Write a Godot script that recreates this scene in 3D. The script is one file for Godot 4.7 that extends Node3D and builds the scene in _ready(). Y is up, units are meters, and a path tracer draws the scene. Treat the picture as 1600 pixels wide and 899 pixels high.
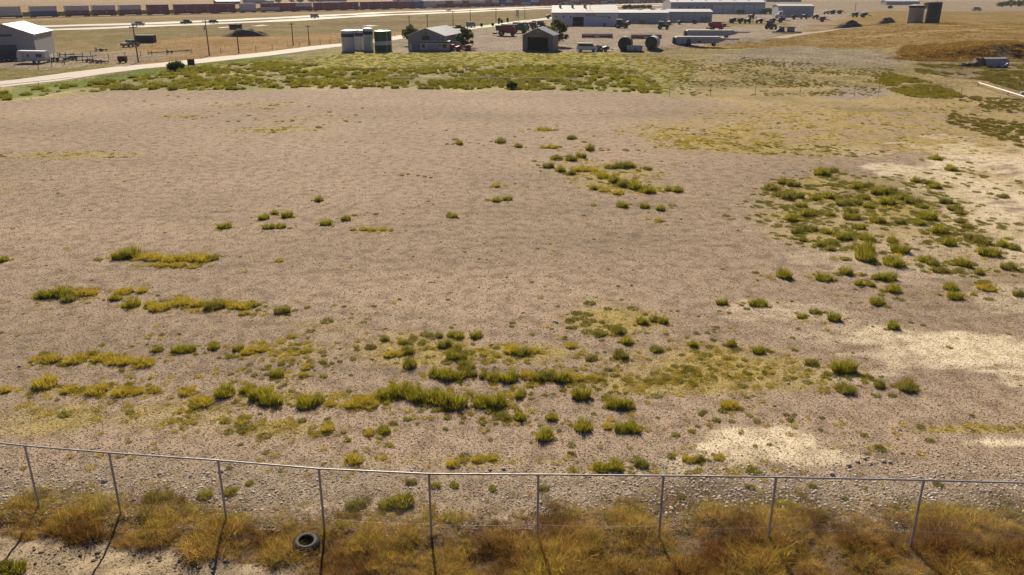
extends Node3D

# ---------- small library ----------
var rng := RandomNumberGenerator.new()
var taken := {}
var mats := {}
var n_fine := FastNoiseLite.new()
var n_mid := FastNoiseLite.new()
var n_big := FastNoiseLite.new()

func numbered(n: String) -> String:
	var k: int = taken.get(n, -1) + 1
	taken[n] = k
	return n if k == 0 else "%s_%03d" % [n, k]

func tag(o: Node, label: String, category: String, group := "", kind := "") -> void:
	if label: o.set_meta("label", label)
	if category: o.set_meta("category", category)
	if group: o.set_meta("group", group)
	if kind: o.set_meta("kind", kind)

func thing(called: String, label: String, category: String, at: Vector3, yaw := 0.0, group := "") -> Node3D:
	var o := Node3D.new()
	o.name = numbered(called)
	add_child(o)
	o.position = at
	o.rotation.y = yaw
	tag(o, label, category, group)
	return o

func part(st: SurfaceTool, called: String, m: Material, parent: Node3D) -> MeshInstance3D:
	var o := MeshInstance3D.new()
	o.mesh = st.commit()
	o.material_override = m
	o.name = called
	parent.add_child(o, true)
	return o

func single(mesh: Mesh, called: String, m: Material, label := "", category := "", group := "", kind := "") -> MeshInstance3D:
	var o := MeshInstance3D.new()
	o.mesh = mesh
	o.material_override = m
	o.name = numbered(called)
	add_child(o)
	tag(o, label, category, group, kind)
	return o

func lin(r: float, g: float, b: float) -> Color:
	return Color(r, g, b).linear_to_srgb()

func mat(r: float, g: float, b: float, rough := 0.8, metal := 0.0, worn := true) -> StandardMaterial3D:
	var key := "%.3f %.3f %.3f %.2f %.2f %s" % [r, g, b, rough, metal, worn]
	if not mats.has(key):
		var m := StandardMaterial3D.new()
		m.albedo_color = lin(r, g, b)
		m.roughness = rough
		m.metallic = metal
		if worn:
			m.albedo_texture = wear_texture
			m.uv1_triplanar = true
			m.uv1_scale = Vector3.ONE * 0.23
		mats[key] = m
	return mats[key]

var wear_texture: NoiseTexture2D

func noise_texture(kind: int, freq: float, octaves: int, size: int, colors: Array, stops: Array, ret := -1, sd := 1, normalised := true) -> NoiseTexture2D:
	var f := FastNoiseLite.new()
	f.noise_type = kind
	f.frequency = freq
	f.seed = sd
	f.fractal_type = FastNoiseLite.FRACTAL_FBM if octaves > 1 else FastNoiseLite.FRACTAL_NONE
	f.fractal_octaves = octaves
	if ret >= 0:
		f.cellular_return_type = ret
	var t := NoiseTexture2D.new()
	t.width = size
	t.height = size
	t.seamless = true
	t.seamless_blend_skirt = 0.08
	t.normalize = normalised
	t.noise = f
	if colors.size():
		var g := Gradient.new()
		g.offsets = PackedFloat32Array(stops)
		var c := PackedColorArray()
		for x in colors: c.append(x)
		g.colors = c
		t.color_ramp = g
	return t

func begin() -> SurfaceTool:
	var st := SurfaceTool.new()
	st.begin(Mesh.PRIMITIVE_TRIANGLES)
	return st

# corners run counter-clockwise as seen from outside
func quad(st: SurfaceTool, a: Vector3, b: Vector3, c: Vector3, d: Vector3) -> void:
	st.set_normal((b - a).cross(d - a).normalized())
	for p in [a, c, b, a, d, c]: st.add_vertex(p)

func tri(st: SurfaceTool, a: Vector3, b: Vector3, c: Vector3) -> void:
	st.set_normal((b - a).cross(c - a).normalized())
	for p in [a, c, b]: st.add_vertex(p)

func box(st: SurfaceTool, lo: Vector3, hi: Vector3, xf := Transform3D.IDENTITY) -> void:
	var v := []
	for i in 8:
		v.append(xf * Vector3(hi.x if i & 1 else lo.x, hi.y if i & 2 else lo.y, hi.z if i & 4 else lo.z))
	quad(st, v[4], v[5], v[7], v[6])
	quad(st, v[1], v[0], v[2], v[3])
	quad(st, v[5], v[1], v[3], v[7])
	quad(st, v[0], v[4], v[6], v[2])
	quad(st, v[6], v[7], v[3], v[2])
	quad(st, v[0], v[1], v[5], v[4])

# an outline in x and y (counter-clockwise) pushed from z0 to z1
func prism(st: SurfaceTool, poly: Array, z0: float, z1: float, xf := Transform3D.IDENTITY) -> void:
	var pts := PackedVector2Array()
	for p in poly: pts.append(p)
	var turn := 0.0
	for i in pts.size(): turn += pts[i].cross(pts[(i + 1) % pts.size()])
	if turn < 0.0: pts.reverse()
	var idx := Geometry2D.triangulate_polygon(pts)
	for i in range(0, idx.size(), 3):
		var a := pts[idx[i]]
		var b := pts[idx[i + 1]]
		var c := pts[idx[i + 2]]
		if (b - a).cross(c - a) < 0:
			var t := b
			b = c
			c = t
		tri(st, xf * Vector3(a.x, a.y, z1), xf * Vector3(b.x, b.y, z1), xf * Vector3(c.x, c.y, z1))
		tri(st, xf * Vector3(a.x, a.y, z0), xf * Vector3(c.x, c.y, z0), xf * Vector3(b.x, b.y, z0))
	for i in pts.size():
		var a := pts[i]
		var b := pts[(i + 1) % pts.size()]
		quad(st, xf * Vector3(a.x, a.y, z1), xf * Vector3(a.x, a.y, z0), xf * Vector3(b.x, b.y, z0), xf * Vector3(b.x, b.y, z1))

func tube(st: SurfaceTool, a: Vector3, b: Vector3, ra: float, rb: float, n := 8, caps := true) -> void:
	var d := (b - a).normalized()
	var u := d.cross(Vector3.UP if absf(d.y) < 0.9 else Vector3.RIGHT).normalized()
	var w := d.cross(u)
	for i in n:
		var p := TAU * i / n
		var q := TAU * (i + 1) / n
		var e := u * cos(p) + w * sin(p)
		var f := u * cos(q) + w * sin(q)
		var v := [a + e * ra, b + e * rb, b + f * rb, a + f * ra]
		var no := [e, e, f, f]
		for k in [0, 1, 2, 0, 2, 3]:
			st.set_normal(no[k])
			st.add_vertex(v[k])
		if caps:
			tri(st, b, b + e * rb, b + f * rb)
			tri(st, a, a + f * ra, a + e * ra)

# profile of (radius, height) from the bottom up, turned about y
func lathe(st: SurfaceTool, prof: Array, n := 20, xf := Transform3D.IDENTITY) -> void:
	for k in prof.size() - 1:
		var p: Vector2 = prof[k]
		var q: Vector2 = prof[k + 1]
		var slope := Vector2(q.y - p.y, p.x - q.x).normalized()
		for i in n:
			var a := TAU * i / n
			var b := TAU * (i + 1) / n
			var ea := Vector3(cos(a), 0, sin(a))
			var eb := Vector3(cos(b), 0, sin(b))
			var na := xf.basis * (ea * slope.x + Vector3.UP * slope.y)
			var nb := xf.basis * (eb * slope.x + Vector3.UP * slope.y)
			var v := [xf * (ea * p.x + Vector3.UP * p.y), xf * (eb * p.x + Vector3.UP * p.y), xf * (eb * q.x + Vector3.UP * q.y), xf * (ea * q.x + Vector3.UP * q.y)]
			var no := [na, nb, nb, na]
			for t in [0, 1, 2, 0, 2, 3]:
				st.set_normal(no[t])
				st.add_vertex(v[t])

func wheel(parent: Node3D, at: Vector3, r: float, w: float, rim := Color(0.5, 0.5, 0.5)) -> void:
	var st := begin()
	var xf := Transform3D(Basis(Vector3.RIGHT, PI / 2), at)
	lathe(st, [Vector2(r * 0.55, -w / 2), Vector2(r * 0.9, -w / 2), Vector2(r, -w * 0.35), Vector2(r, w * 0.35), Vector2(r * 0.9, w / 2), Vector2(r * 0.55, w / 2)], 16, xf)
	var o := part(st, "wheel", mat(0.02, 0.02, 0.02, 0.9), parent)
	st = begin()
	lathe(st, [Vector2(0, -w * 0.42), Vector2(r * 0.56, -w * 0.42), Vector2(r * 0.56, w * 0.42), Vector2(0, w * 0.42)], 12, xf)
	part(st, "rim", mat(rim.r, rim.g, rim.b, 0.5), o)

# ---------- the ground ----------
func step(a: float, b: float, x: float) -> float:
	return smoothstep(a, b, x)

func rise(x: float, z: float) -> float:
	var d := -z
	var x0 := 72.0 + maxf(0.0, d - 190.0) * 0.33
	var h := 3.2 * smoothstep(x0, x0 + 45.0, x) * smoothstep(188.0, 196.0, d) * (1.0 - 0.8 * smoothstep(470.0, 780.0, d))
	var t := clampf(((x - 34.0) * 40.8 - (z + 224.0) * 43.5) / 3557.0, 0.0, 1.0)
	var q := Vector2(x - 34.0 - 40.8 * t, z + 224.0 + 43.5 * t).length() / 5.0
	return h + 1.1 * exp(-q * q)

func ground(x: float, z: float) -> float:
	var d := -z
	var bump := n_mid.get_noise_2d(x, z) * 0.018 * smoothstep(20.5, 26.0, d)
	bump += n_fine.get_noise_2d(x, z) * 0.2 * (1.0 - smoothstep(19.8, 22.6, d))
	return rise(x, z) + bump + n_big.get_noise_2d(x, z) * 0.15 * (smoothstep(22.0, 40.0, d) + smoothstep(150.0, 230.0, d))

func on(x: float, z: float, up := 0.0) -> Vector3:
	return Vector3(x, ground(x, z) + up, z)

func _ready() -> void:
	# camera, sky, sun, exposure
	var cam := Camera3D.new()
	cam.name = "camera"
	cam.position = Vector3(0, 15, 0)
	cam.rotation.x = deg_to_rad(-20.1735)
	cam.fov = 39.0668
	cam.near = 0.1
	cam.far = 9000.0
	add_child(cam)
	cam.current = true
	var env := Environment.new()
	var sky_mat := ProceduralSkyMaterial.new()
	sky_mat.sky_top_color = Color(0.26, 0.46, 0.82)
	sky_mat.sky_horizon_color = Color(0.80, 0.84, 0.88)
	sky_mat.sky_curve = 0.16
	sky_mat.ground_bottom_color = Color(0.45, 0.38, 0.30)
	sky_mat.ground_horizon_color = Color(0.66, 0.60, 0.52)
	sky_mat.sky_energy_multiplier = 0.5
	env.background_mode = Environment.BG_SKY
	env.sky = Sky.new()
	env.sky.sky_material = sky_mat
	env.tonemap_mode = Environment.TONE_MAPPER_LINEAR
	env.tonemap_exposure = 1.56
	env.sdfgi_enabled = true
	env.ssao_enabled = true
	env.ssil_enabled = true
	env.fog_enabled = true
	env.fog_density = 0.0001
	env.fog_light_color = Color(0.86, 0.88, 0.92)
	var we := WorldEnvironment.new()
	we.name = "environment"
	we.environment = env
	add_child(we)
	var sun := DirectionalLight3D.new()
	sun.name = "sun"
	sun.light_energy = 1.6
	sun.light_color = Color(1.0, 0.95, 0.86)
	sun.light_angular_distance = 0.55
	sun.shadow_enabled = true
	sun.rotation = Vector3(deg_to_rad(-35.5), PI + deg_to_rad(9.0), 0)
	add_child(sun)

	rng.seed = 4117
	n_fine.seed = 3
	n_fine.frequency = 0.45
	n_fine.fractal_octaves = 3
	n_mid.seed = 5
	n_mid.frequency = 0.13
	n_mid.fractal_octaves = 4
	n_big.seed = 9
	n_big.frequency = 0.018
	n_big.fractal_octaves = 4
	wear_texture = noise_texture(FastNoiseLite.TYPE_SIMPLEX_SMOOTH, 0.02, 5, 512, [Color(0.72, 0.70, 0.67), Color(0.93, 0.92, 0.91), Color(1, 1, 1)], [0.0, 0.45, 1.0])
	make_ground()
	make_roads()
	make_stones()
	make_weeds()
	make_dry_grass()
	make_fence()
	make_tanks()
	make_buildings()
	make_trees()
	make_train()
	make_vehicles()
	make_machines()
	make_small_things()

# ---------- ground sheets ----------
var zones := []
var sands := []
var washes := []

func zone(poly: Array, color: Color, ragged := 1.0, mix := 1.0, mottle := 0.0) -> void:
	var p := PackedVector2Array()
	var r := Rect2(poly[0], Vector2.ZERO)
	for v in poly:
		p.append(v)
		r = r.expand(v)
	zones.append([p, r, color, ragged, mix, mottle])

func set_zones() -> void:
	var golden := Color(0.40, 0.26, 0.105)
	var olive := Color(0.27, 0.215, 0.085)
	# everything far away: pale stubble and olive grassland
	zone([Vector2(-1470.19, -857.3), Vector2(-114.15, -1535.23), Vector2(399.51, -1792.02), Vector2(252.32, -1129.77), Vector2(35.51, -793.39), Vector2(-75.2, -628.91), Vector2(-159.8, -533.75), Vector2(-213.07, -473.83), Vector2(-260.9, -434.7), Vector2(-483.62, -278.31)], Color(0.45, 0.31, 0.16))
	zone([Vector2(-9188.7, -5387.09), Vector2(8414.19, -5157.24), Vector2(1979.81, -1209.43), Vector2(444.47, -1219.06), Vector2(177.56, -1192.84), Vector2(-134.57, -1129.77), Vector2(-416.88, -932.33), Vector2(-1312.67, -764.86)], Color(0.50, 0.36, 0.22))
	zone([Vector2(-483.62, -278.31), Vector2(-260.9, -434.7), Vector2(-213.07, -473.83), Vector2(-159.8, -533.75), Vector2(-75.2, -628.91), Vector2(35.51, -793.39), Vector2(29.96, -668.56), Vector2(-60.88, -508.07), Vector2(-122.93, -409.3), Vector2(-157.18, -348.1), Vector2(-188, -311.7), Vector2(-346.74, -197.98)], Color(0.34, 0.26, 0.12))
	zone([Vector2(-346.74, -197.98), Vector2(-188, -311.7), Vector2(-157.18, -348.1), Vector2(-122.93, -409.3), Vector2(-60.88, -508.07), Vector2(29.96, -668.56), Vector2(42.05, -562.13), Vector2(-11.41, -379.67), Vector2(-37.6, -311.7), Vector2(-64.79, -285.98), Vector2(-99.88, -264.12), Vector2(-115.21, -245.31), Vector2(-133.17, -219.18), Vector2(-270.26, -153.09)], olive, 1.5, 1.0, 0.4)
	zone([Vector2(-116.93, -257.54), Vector2(-107.98, -285.98), Vector2(-78.78, -298.3), Vector2(-44.94, -331.53), Vector2(-37.6, -311.7), Vector2(-45.66, -251.28), Vector2(-61.96, -214.6), Vector2(-73.3, -192.38), Vector2(-81.3, -183.7), Vector2(-87.82, -188.82)], golden, 1.2, 1.0, 0.2)
	zone([Vector2(-217.91, -239.61), Vector2(-136.42, -257.54), Vector2(-116.93, -257.54), Vector2(-102.48, -228.95), Vector2(-105.99, -214.6), Vector2(-188, -205.96)], Color(0.30, 0.23, 0.10), 1.2, 1.0, 0.3)
	zone([Vector2(-90.66, -409.3), Vector2(-53.27, -443.87), Vector2(-26.63, -443.87), Vector2(-45.66, -379.67), Vector2(-78.5, -372.92)], Color(0.24, 0.16, 0.09), 1.5, 0.8)
	zone([Vector2(-192.36, -194.21), Vector2(-115.94, -205.96), Vector2(-104.36, -214.6), Vector2(-92.01, -212.37), Vector2(-79.09, -212.37), Vector2(-82.86, -194.21), Vector2(-84.03, -180.44), Vector2(-89.07, -171.3), Vector2(-152.75, -153.09)], Color(0.38, 0.30, 0.22), 1.2)
	zone([Vector2(-155.03, -155.46), Vector2(-91.69, -171.3), Vector2(-84.03, -180.44), Vector2(-81.21, -171.3), Vector2(-88.78, -144.28), Vector2(-105.99, -104.54)], Color(0.26, 0.22, 0.075), 1.0, 1.0, 0.3)
	# the weedy belt and the verges of the lane
	zone([Vector2(-84.45, -82.17), Vector2(-100.85, -99.2), Vector2(-82.48, -133.65), Vector2(-76.16, -163.01), Vector2(-69.54, -194.21), Vector2(-46.17, -234.16), Vector2(-31.18, -257.54), Vector2(-23.3, -219.18), Vector2(34.19, -214.25), Vector2(46.26, -183.7), Vector2(41.59, -142.23), Vector2(24.73, -122.88), Vector2(8.04, -130.15), Vector2(-20.62, -133.65), Vector2(-50.57, -131.01), Vector2(-62.71, -131.01), Vector2(-71.82, -115.67)], Color(0.38, 0.34, 0.16), 1.0, 1.0, 0.5)
	zone([Vector2(-89.93, -87.87), Vector2(-98.46, -96.72), Vector2(-80.91, -131.01), Vector2(-75.57, -161.7), Vector2(-67.66, -188.82), Vector2(-55.93, -210.19), Vector2(-52.77, -197.98), Vector2(-62.59, -174.24), Vector2(-68.49, -148.56), Vector2(-69.66, -132.76), Vector2(-73.47, -118.46)], Color(0.20, 0.24, 0.045), 1.0, 1.0, 0.2)
	zone([Vector2(-44.74, -210.19), Vector2(-25.83, -212.37), Vector2(33.56, -210.19), Vector2(38.47, -194.21), Vector2(18.8, -175.75), Vector2(-14.14, -185.38), Vector2(-34.62, -174.24), Vector2(-44.54, -171.3)], Color(0.40, 0.37, 0.12), 1.2, 1.0, 0.25)
	# the equipment yard
	zone([Vector2(-35.51, -234.16), Vector2(-29.23, -257.54), Vector2(-14.53, -321.31), Vector2(0, -379.67), Vector2(27.79, -463.41), Vector2(88.78, -593.67), Vector2(138.5, -713.5), Vector2(257.32, -689.33), Vector2(198.71, -510.79), Vector2(160.8, -437.52), Vector2(108.96, -321.31), Vector2(79.16, -261.65), Vector2(64.76, -251.86), Vector2(45.19, -229.27), Vector2(33.09, -217.94), Vector2(13.18, -216.86), Vector2(-26.09, -214.6), Vector2(-33.29, -219.18)], Color(0.42, 0.34, 0.27), 1.0, 1.0, 0.12)
	zone([Vector2(105.99, -434.7), Vector2(134.74, -417.44), Vector2(123.28, -379.67), Vector2(92.74, -379.67)], Color(0.32, 0.26, 0.09), 1.0, 1.0, 0.3)
	zone([Vector2(-20.62, -342.4), Vector2(0, -434.7), Vector2(26.63, -508.07), Vector2(28.41, -473.83), Vector2(0, -379.67), Vector2(-13.73, -331.53)], Color(0.33, 0.36, 0.10), 1.0)
	# the right-hand slope, its bank and the dry rise behind
	zone([Vector2(23.5, -205.96), Vector2(34.19, -214.25), Vector2(72.15, -250.78), Vector2(118.26, -320.28), Vector2(155.9, -415.49), Vector2(188.46, -466.27), Vector2(565.7, -419.88), Vector2(108.14, -75.58), Vector2(51.19, -78.75), Vector2(42.57, -82.89), Vector2(44.14, -113.66), Vector2(23.23, -119.9), Vector2(32.84, -142.23)], Color(0.36, 0.29, 0.135), 1.4, 1.0, 0.35)
	zone([Vector2(49.54, -210.19), Vector2(81.72, -239.61), Vector2(94.83, -218.51), Vector2(86.91, -183.7), Vector2(75.97, -171.3), Vector2(58.94, -171.3), Vector2(45.66, -187.08)], Color(0.34, 0.285, 0.20), 1.5, 1.0, 0.3)
	zone([Vector2(34.87, -218.72), Vector2(74.37, -258.75), Vector2(129.79, -352.05), Vector2(162.46, -424.71), Vector2(205.11, -503.32), Vector2(628.56, -467.02), Vector2(247.97, -180.44), Vector2(119.73, -197.67), Vector2(103.71, -220.82), Vector2(93.76, -216.76), Vector2(79.9, -239.61), Vector2(52.52, -230.79)], Color(0.33, 0.235, 0.085), 1.3, 1.0, 0.35)
	zone([Vector2(103.66, -285.98), Vector2(124.17, -274.5), Vector2(167.62, -278.48), Vector2(404.07, -298.68), Vector2(364.97, -269.35), Vector2(152.38, -252.77), Vector2(118.61, -261.93)], Color(0.48, 0.34, 0.16), 1.0, 0.8)
	zone([Vector2(86.31, -190.36), Vector2(101.78, -216.6), Vector2(122.65, -202.6), Vector2(265.94, -195.04), Vector2(211.5, -153.09), Vector2(113.14, -185.38), Vector2(97.02, -187.08)], Color(0.25, 0.18, 0.085), 1.4, 1.0, 0.5)
	zone([Vector2(85.41, -180.44), Vector2(96.16, -185.38), Vector2(228.29, -165.68), Vector2(127.28, -89.93), Vector2(72.4, -113.66), Vector2(82.12, -144.28), Vector2(77.52, -155.46)], Color(0.27, 0.215, 0.12), 1.5, 1.0, 0.5)
	zone([Vector2(51.37, -134.56), Vector2(59.26, -137.34), Vector2(58.02, -122.88), Vector2(46.45, -119.9)], Color(0.33, 0.28, 0.22), 1.2)
	zone([Vector2(136.13, -393.94), Vector2(160.26, -362.04), Vector2(205.24, -341.96), Vector2(189.75, -315.83), Vector2(148.86, -330.28), Vector2(129.79, -352.05)], Color(0.36, 0.23, 0.08), 1.0, 0.8, 0.3)

func set_sands() -> void:
	# centre, half-widths, how bare: pale silt washed over the gravel
	sands = [22.22, -32.94, 4.27, 2.34, 1, 19.43, -33.64, 4.35, 1.85, 0.75, 15.8, -34.73, 3.88, 1.81, 0.35, 8.8, -24.96, 2.14, 1.12, 1, 9.99, -24.12, 1.76, 0.61, 0.9, 6.93, -23.72, 1.95, 0.48, 0.7, 17.15, -24.96, 2.71, 0.43, 0.95, 2.74, -22.95, 1.26, 0.34, 0.6, 14.27, -37.29, 3.49, 1.36, 0.4, 44.7, -77.13, 6.74, 8.32, 1, 39.45, -62.75, 4.05, 13.45, 0.95, 36.01, -70.44, 3.94, 3.75, 0.8, 35.4, -62.75, 3.54, 6.54, 0.7, 25.67, -50.37, 9.52, 8.9, 0.28, 53.27, -82.17, 5.2, 7.18, 0.9, 33.74, -80.43, 3.82, 3.09, 0.5, 25.98, -38.87, 2.96, 2.38, 0.4, 13.19, -30.08, 2.37, 0.59, 0.35, 23.35, -29.51, 3.11, 2.28, 0.6, 1.68, -22.83, 4.2, 0.3, 0.3, 31.88, -48.28, 2.79, 9.69, 0.7, 33.18, -53.42, 2.62, 3.23, 0.8, 46.88, -74.08, 2.95, 13.59, 1, 34.68, -57.75, 2.11, 5.61, 0.85, 34.49, -72.08, 2.87, 2.51, 0.8, 4.24, -23.1, 2.76, 0.3, 0.85, 2.1, -22.87, 1.26, 0.26, 0.7, 18.03, -31.94, 2.22, 0.91, 0.6, 30.13, -53.42, 1.75, 4.21, 0.5]

func tracks(x: float, z: float) -> float:
	# wheel marks pressed into the gravel: pairs of ruts sweeping across the yard
	var s := 0.0
	for t in [[-36.5, 1.1, 9.0, 0.4, -14.0, 6.0], [-33.0, 0.7, 7.0, 2.0, -12.0, 1.0], [-38.5, 1.6, 12.0, 1.0, 8.0, 24.0], [-52.0, 2.4, 15.0, 0.0, -22.0, 14.0], [-60.0, 3.0, 22.0, 2.6, -30.0, 12.0], [-45.0, 1.8, 13.0, 4.0, -26.0, -6.0]]:
		if x < t[4] or x > t[5] or absf(z - t[0]) > 6.0: continue
		var zc: float = t[0] + t[1] * sin(x / t[2] + t[3])
		for off in [0.0, 1.7]:
			var q: float = (z - zc - off) / 0.26
			s += exp(-q * q) * clampf(0.6 + 1.6 * n_fine.get_noise_2d(x * 0.4, z), 0.0, 1.0)
	return s

func set_washes() -> void:
	# thin yellow growth too fine to tell apart, mottled over the gravel
	washes = [26.4, -88.27, 13.9, 12.44, 0.9, 45.23, -96.24, 21.11, 20.98, 0.7, 38.25, -109.23, 14.45, 12.35, 0.7, 20.16, -91.65, 6.48, 11.54, 0.75, 44.24, -83.62, 8.58, 5.92, 0.9, 65.3, -110.46, 10.31, 19.2, 0.6, -17.62, -26.64, 2.86, 1.44, 0.5, -12.72, -26.88, 2.4, 1.27, 0.5, -4.53, -32.73, 3.4, 2.31, 0.5, 8.11, -30.99, 5.14, 2.48, 0.75, 4.94, -36.13, 2.78, 2.1, 0.6, -8.59, -25.84, 2.55, 0.73, 0.5, 25.21, -58.69, 6.66, 9.77, 0.3, 8.32, -69.39, 5.55, 6.29, 0.5, -27, -92.98, 5.84, 3.15, 0.5, -43.19, -77.77, 7.1, 2.25, 0.45]

func ground_color(x: float, z: float) -> Color:
	var d := -z
	var nb := n_big.get_noise_2d(x * 1.7, z * 1.7)
	var nm := n_mid.get_noise_2d(x + 300.0, z)
	var c := Color(0.40, 0.312, 0.232)
	c = c * (1.0 + 0.14 * nb + 0.06 * nm + 0.26 * n_big.get_noise_2d(x * 0.8 + 500.0, z * 2.6) - 0.24 * tracks(x, z))
	if d < 142.0:
		var s := 0.0
		for i in range(0, sands.size(), 5):
			var q := Vector2((x - sands[i]) / sands[i + 2], (z - sands[i + 1]) / sands[i + 3]).length()
			if q < 1.6:
				s = maxf(s, sands[i + 4] * smoothstep(1.04, 0.72, q + nm * 0.75 + n_fine.get_noise_2d(x * 0.45, z * 1.9) * 0.6))
		c = c.lerp(Color(0.76, 0.665, 0.50), s)
		# thin yellow growth tints the gravel where the mats stand
		var y := mat_cover(x, z)
		c = c.lerp(Color(0.42, 0.34, 0.10), clampf(y * (0.7 + nm * 1.3), 0.0, 0.8))
		for i in range(0, washes.size(), 5):
			var q := Vector2((x - washes[i]) / washes[i + 2], (z - washes[i + 1]) / washes[i + 3]).length()
			if q < 1.3:
				var spot := 0.5 + 2.2 * nm + 1.4 * n_fine.get_noise_2d(x * 0.6 + 11.0, z * 0.6)
				c = c.lerp(Color(0.45, 0.35, 0.115), washes[i + 4] * smoothstep(1.25, 0.6, q + nm * 0.5) * clampf(spot, 0.2, 0.95))
		# stony strip and brown soil by the chain-link fence
		var stony := smoothstep(24.6, 22.4, d + nm * 1.2)
		c = c.lerp(Color(0.37, 0.30, 0.22), stony * 0.6)
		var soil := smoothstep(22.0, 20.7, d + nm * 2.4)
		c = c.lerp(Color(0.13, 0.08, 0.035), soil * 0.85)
		var bare := bare_dirt(x, z)
		c = c.lerp(Color(0.40, 0.325, 0.225) * (1.0 + nm * 0.3), bare)
	if d > 108.0:
		var k := clampf(d * 0.012, 0.8, 9.0)
		var jx := (n_mid.get_noise_2d(x * 0.4, z * 0.4 + 900.0) + 0.5 * n_fine.get_noise_2d(x * 0.5, z * 0.5)) * k * 1.3
		var jz := (n_mid.get_noise_2d(x * 0.4 + 700.0, z * 0.4) + 0.5 * n_fine.get_noise_2d(x * 0.5 + 70.0, z * 0.5)) * k * 3.0
		for zn in zones:
			var p := Vector2(x + jx * zn[3], z + jz * zn[3])
			if zn[1].has_point(p) and Geometry2D.is_point_in_polygon(p, zn[0]):
				var t: Color = zn[2]
				t = t * (1.0 + 0.25 * nb + 0.22 * nm)
				if zn[5] > 0.0:
					t = t.lerp(Color(t.r * 1.35, t.g * 1.2, t.b * 1.45), clampf((nm + nb * 0.7) * 2.2, 0.0, 1.0) * zn[5])
				c = c.lerp(t, zn[4])
	c.a = 1.0
	return c

func bare_dirt(x: float, z: float) -> float:
	# the trodden track at the near left
	var edge := -20.1 + 0.2 * (x + 14.9) + n_fine.get_noise_2d(x * 1.4, 5.0) * 0.5
	return smoothstep(0.0, 0.35, z - edge) * smoothstep(-5.4, -6.4, x)

func sheet(called: String, d0: float, d1: float, rows: int, cols: int, m: Material) -> void:
	var v := PackedVector3Array()
	var c := PackedColorArray()
	var uv := PackedVector2Array()
	var idx := PackedInt32Array()
	for r in rows + 1:
		var d := d0 * pow(d1 / d0, float(r) / rows)
		for k in cols + 1:
			var x := (float(k) / cols * 2.0 - 1.0) * 1.05 * (d + 15.0)
			v.append(Vector3(x, ground(x, -d), -d))
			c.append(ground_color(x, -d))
			uv.append(Vector2(x, -d))
	for r in rows:
		for k in cols:
			var a := r * (cols + 1) + k
			var b := a + cols + 1
			for i in [a, b, b + 1, a, b + 1, a + 1]: idx.append(i)
	var nn := PackedVector3Array()
	nn.resize(v.size())
	nn.fill(Vector3.ZERO)
	for i in range(0, idx.size(), 3):
		var f := (v[idx[i + 2]] - v[idx[i]]).cross(v[idx[i + 1]] - v[idx[i]])
		for j in 3: nn[idx[i + j]] += f
	for i in nn.size(): nn[i] = nn[i].normalized()
	var arr := []
	arr.resize(Mesh.ARRAY_MAX)
	arr[Mesh.ARRAY_VERTEX] = v
	arr[Mesh.ARRAY_NORMAL] = nn
	arr[Mesh.ARRAY_COLOR] = c
	arr[Mesh.ARRAY_TEX_UV] = uv
	arr[Mesh.ARRAY_TEX_UV2] = uv
	arr[Mesh.ARRAY_INDEX] = idx
	var mesh := ArrayMesh.new()
	mesh.add_surface_from_arrays(Mesh.PRIMITIVE_TRIANGLES, arr)
	single(mesh, called, m, "", "", "", "structure")

func make_ground() -> void:
	set_zones()
	set_sands()
	set_mats()
	set_washes()
	var pebbles := noise_texture(FastNoiseLite.TYPE_CELLULAR, 0.075, 1, 1024, [Color(0.42, 0.38, 0.33), Color(0.80, 0.77, 0.73), Color(0.94, 0.92, 0.88), Color(1.0, 0.98, 0.95), Color(1.0, 1.0, 1.0)], [0.0, 0.2, 0.5, 0.8, 1.0], FastNoiseLite.RETURN_CELL_VALUE, 21)
	var humps := noise_texture(FastNoiseLite.TYPE_CELLULAR, 0.075, 1, 1024, [Color.WHITE, Color.BLACK], [0.0, 1.0], FastNoiseLite.RETURN_DISTANCE, 21)
	var patches := noise_texture(FastNoiseLite.TYPE_SIMPLEX_SMOOTH, 0.035, 6, 1024, [Color(0.80, 0.78, 0.75), Color(0.95, 0.945, 0.935), Color(1.0, 1.0, 1.0)], [0.15, 0.5, 0.85], -1, 33)
	var gm := StandardMaterial3D.new()
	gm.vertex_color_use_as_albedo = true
	gm.albedo_texture = pebbles
	gm.uv1_scale = Vector3.ONE / 3.1
	gm.roughness = 0.95
	gm.metallic_specular = 0.25
	gm.heightmap_enabled = true
	gm.heightmap_texture = humps
	gm.heightmap_scale = 0.9
	gm.detail_enabled = true
	gm.detail_albedo = patches
	gm.detail_blend_mode = BaseMaterial3D.BLEND_MODE_MUL
	gm.detail_uv_layer = BaseMaterial3D.DETAIL_UV_2
	gm.uv2_scale = Vector3.ONE / 41.0
	sheet("gravel_ground", 4.0, 136.0, 400, 460, gm)
	var tufty := noise_texture(FastNoiseLite.TYPE_SIMPLEX_SMOOTH, 0.03, 5, 1024, [Color(0.55, 0.55, 0.52), Color(0.88, 0.87, 0.84), Color(1.0, 1.0, 1.0)], [0.2, 0.5, 0.8], -1, 41)
	var fm := StandardMaterial3D.new()
	fm.vertex_color_use_as_albedo = true
	fm.albedo_texture = tufty
	fm.uv1_scale = Vector3.ONE / 26.0
	fm.roughness = 1.0
	fm.metallic_specular = 0.15
	fm.detail_enabled = true
	fm.detail_albedo = patches
	fm.detail_blend_mode = BaseMaterial3D.BLEND_MODE_MUL
	fm.detail_uv_layer = BaseMaterial3D.DETAIL_UV_2
	fm.uv2_scale = Vector3.ONE / 140.0
	sheet("grassland_ground", 136.0, 7000.0, 400, 440, fm)

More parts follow.
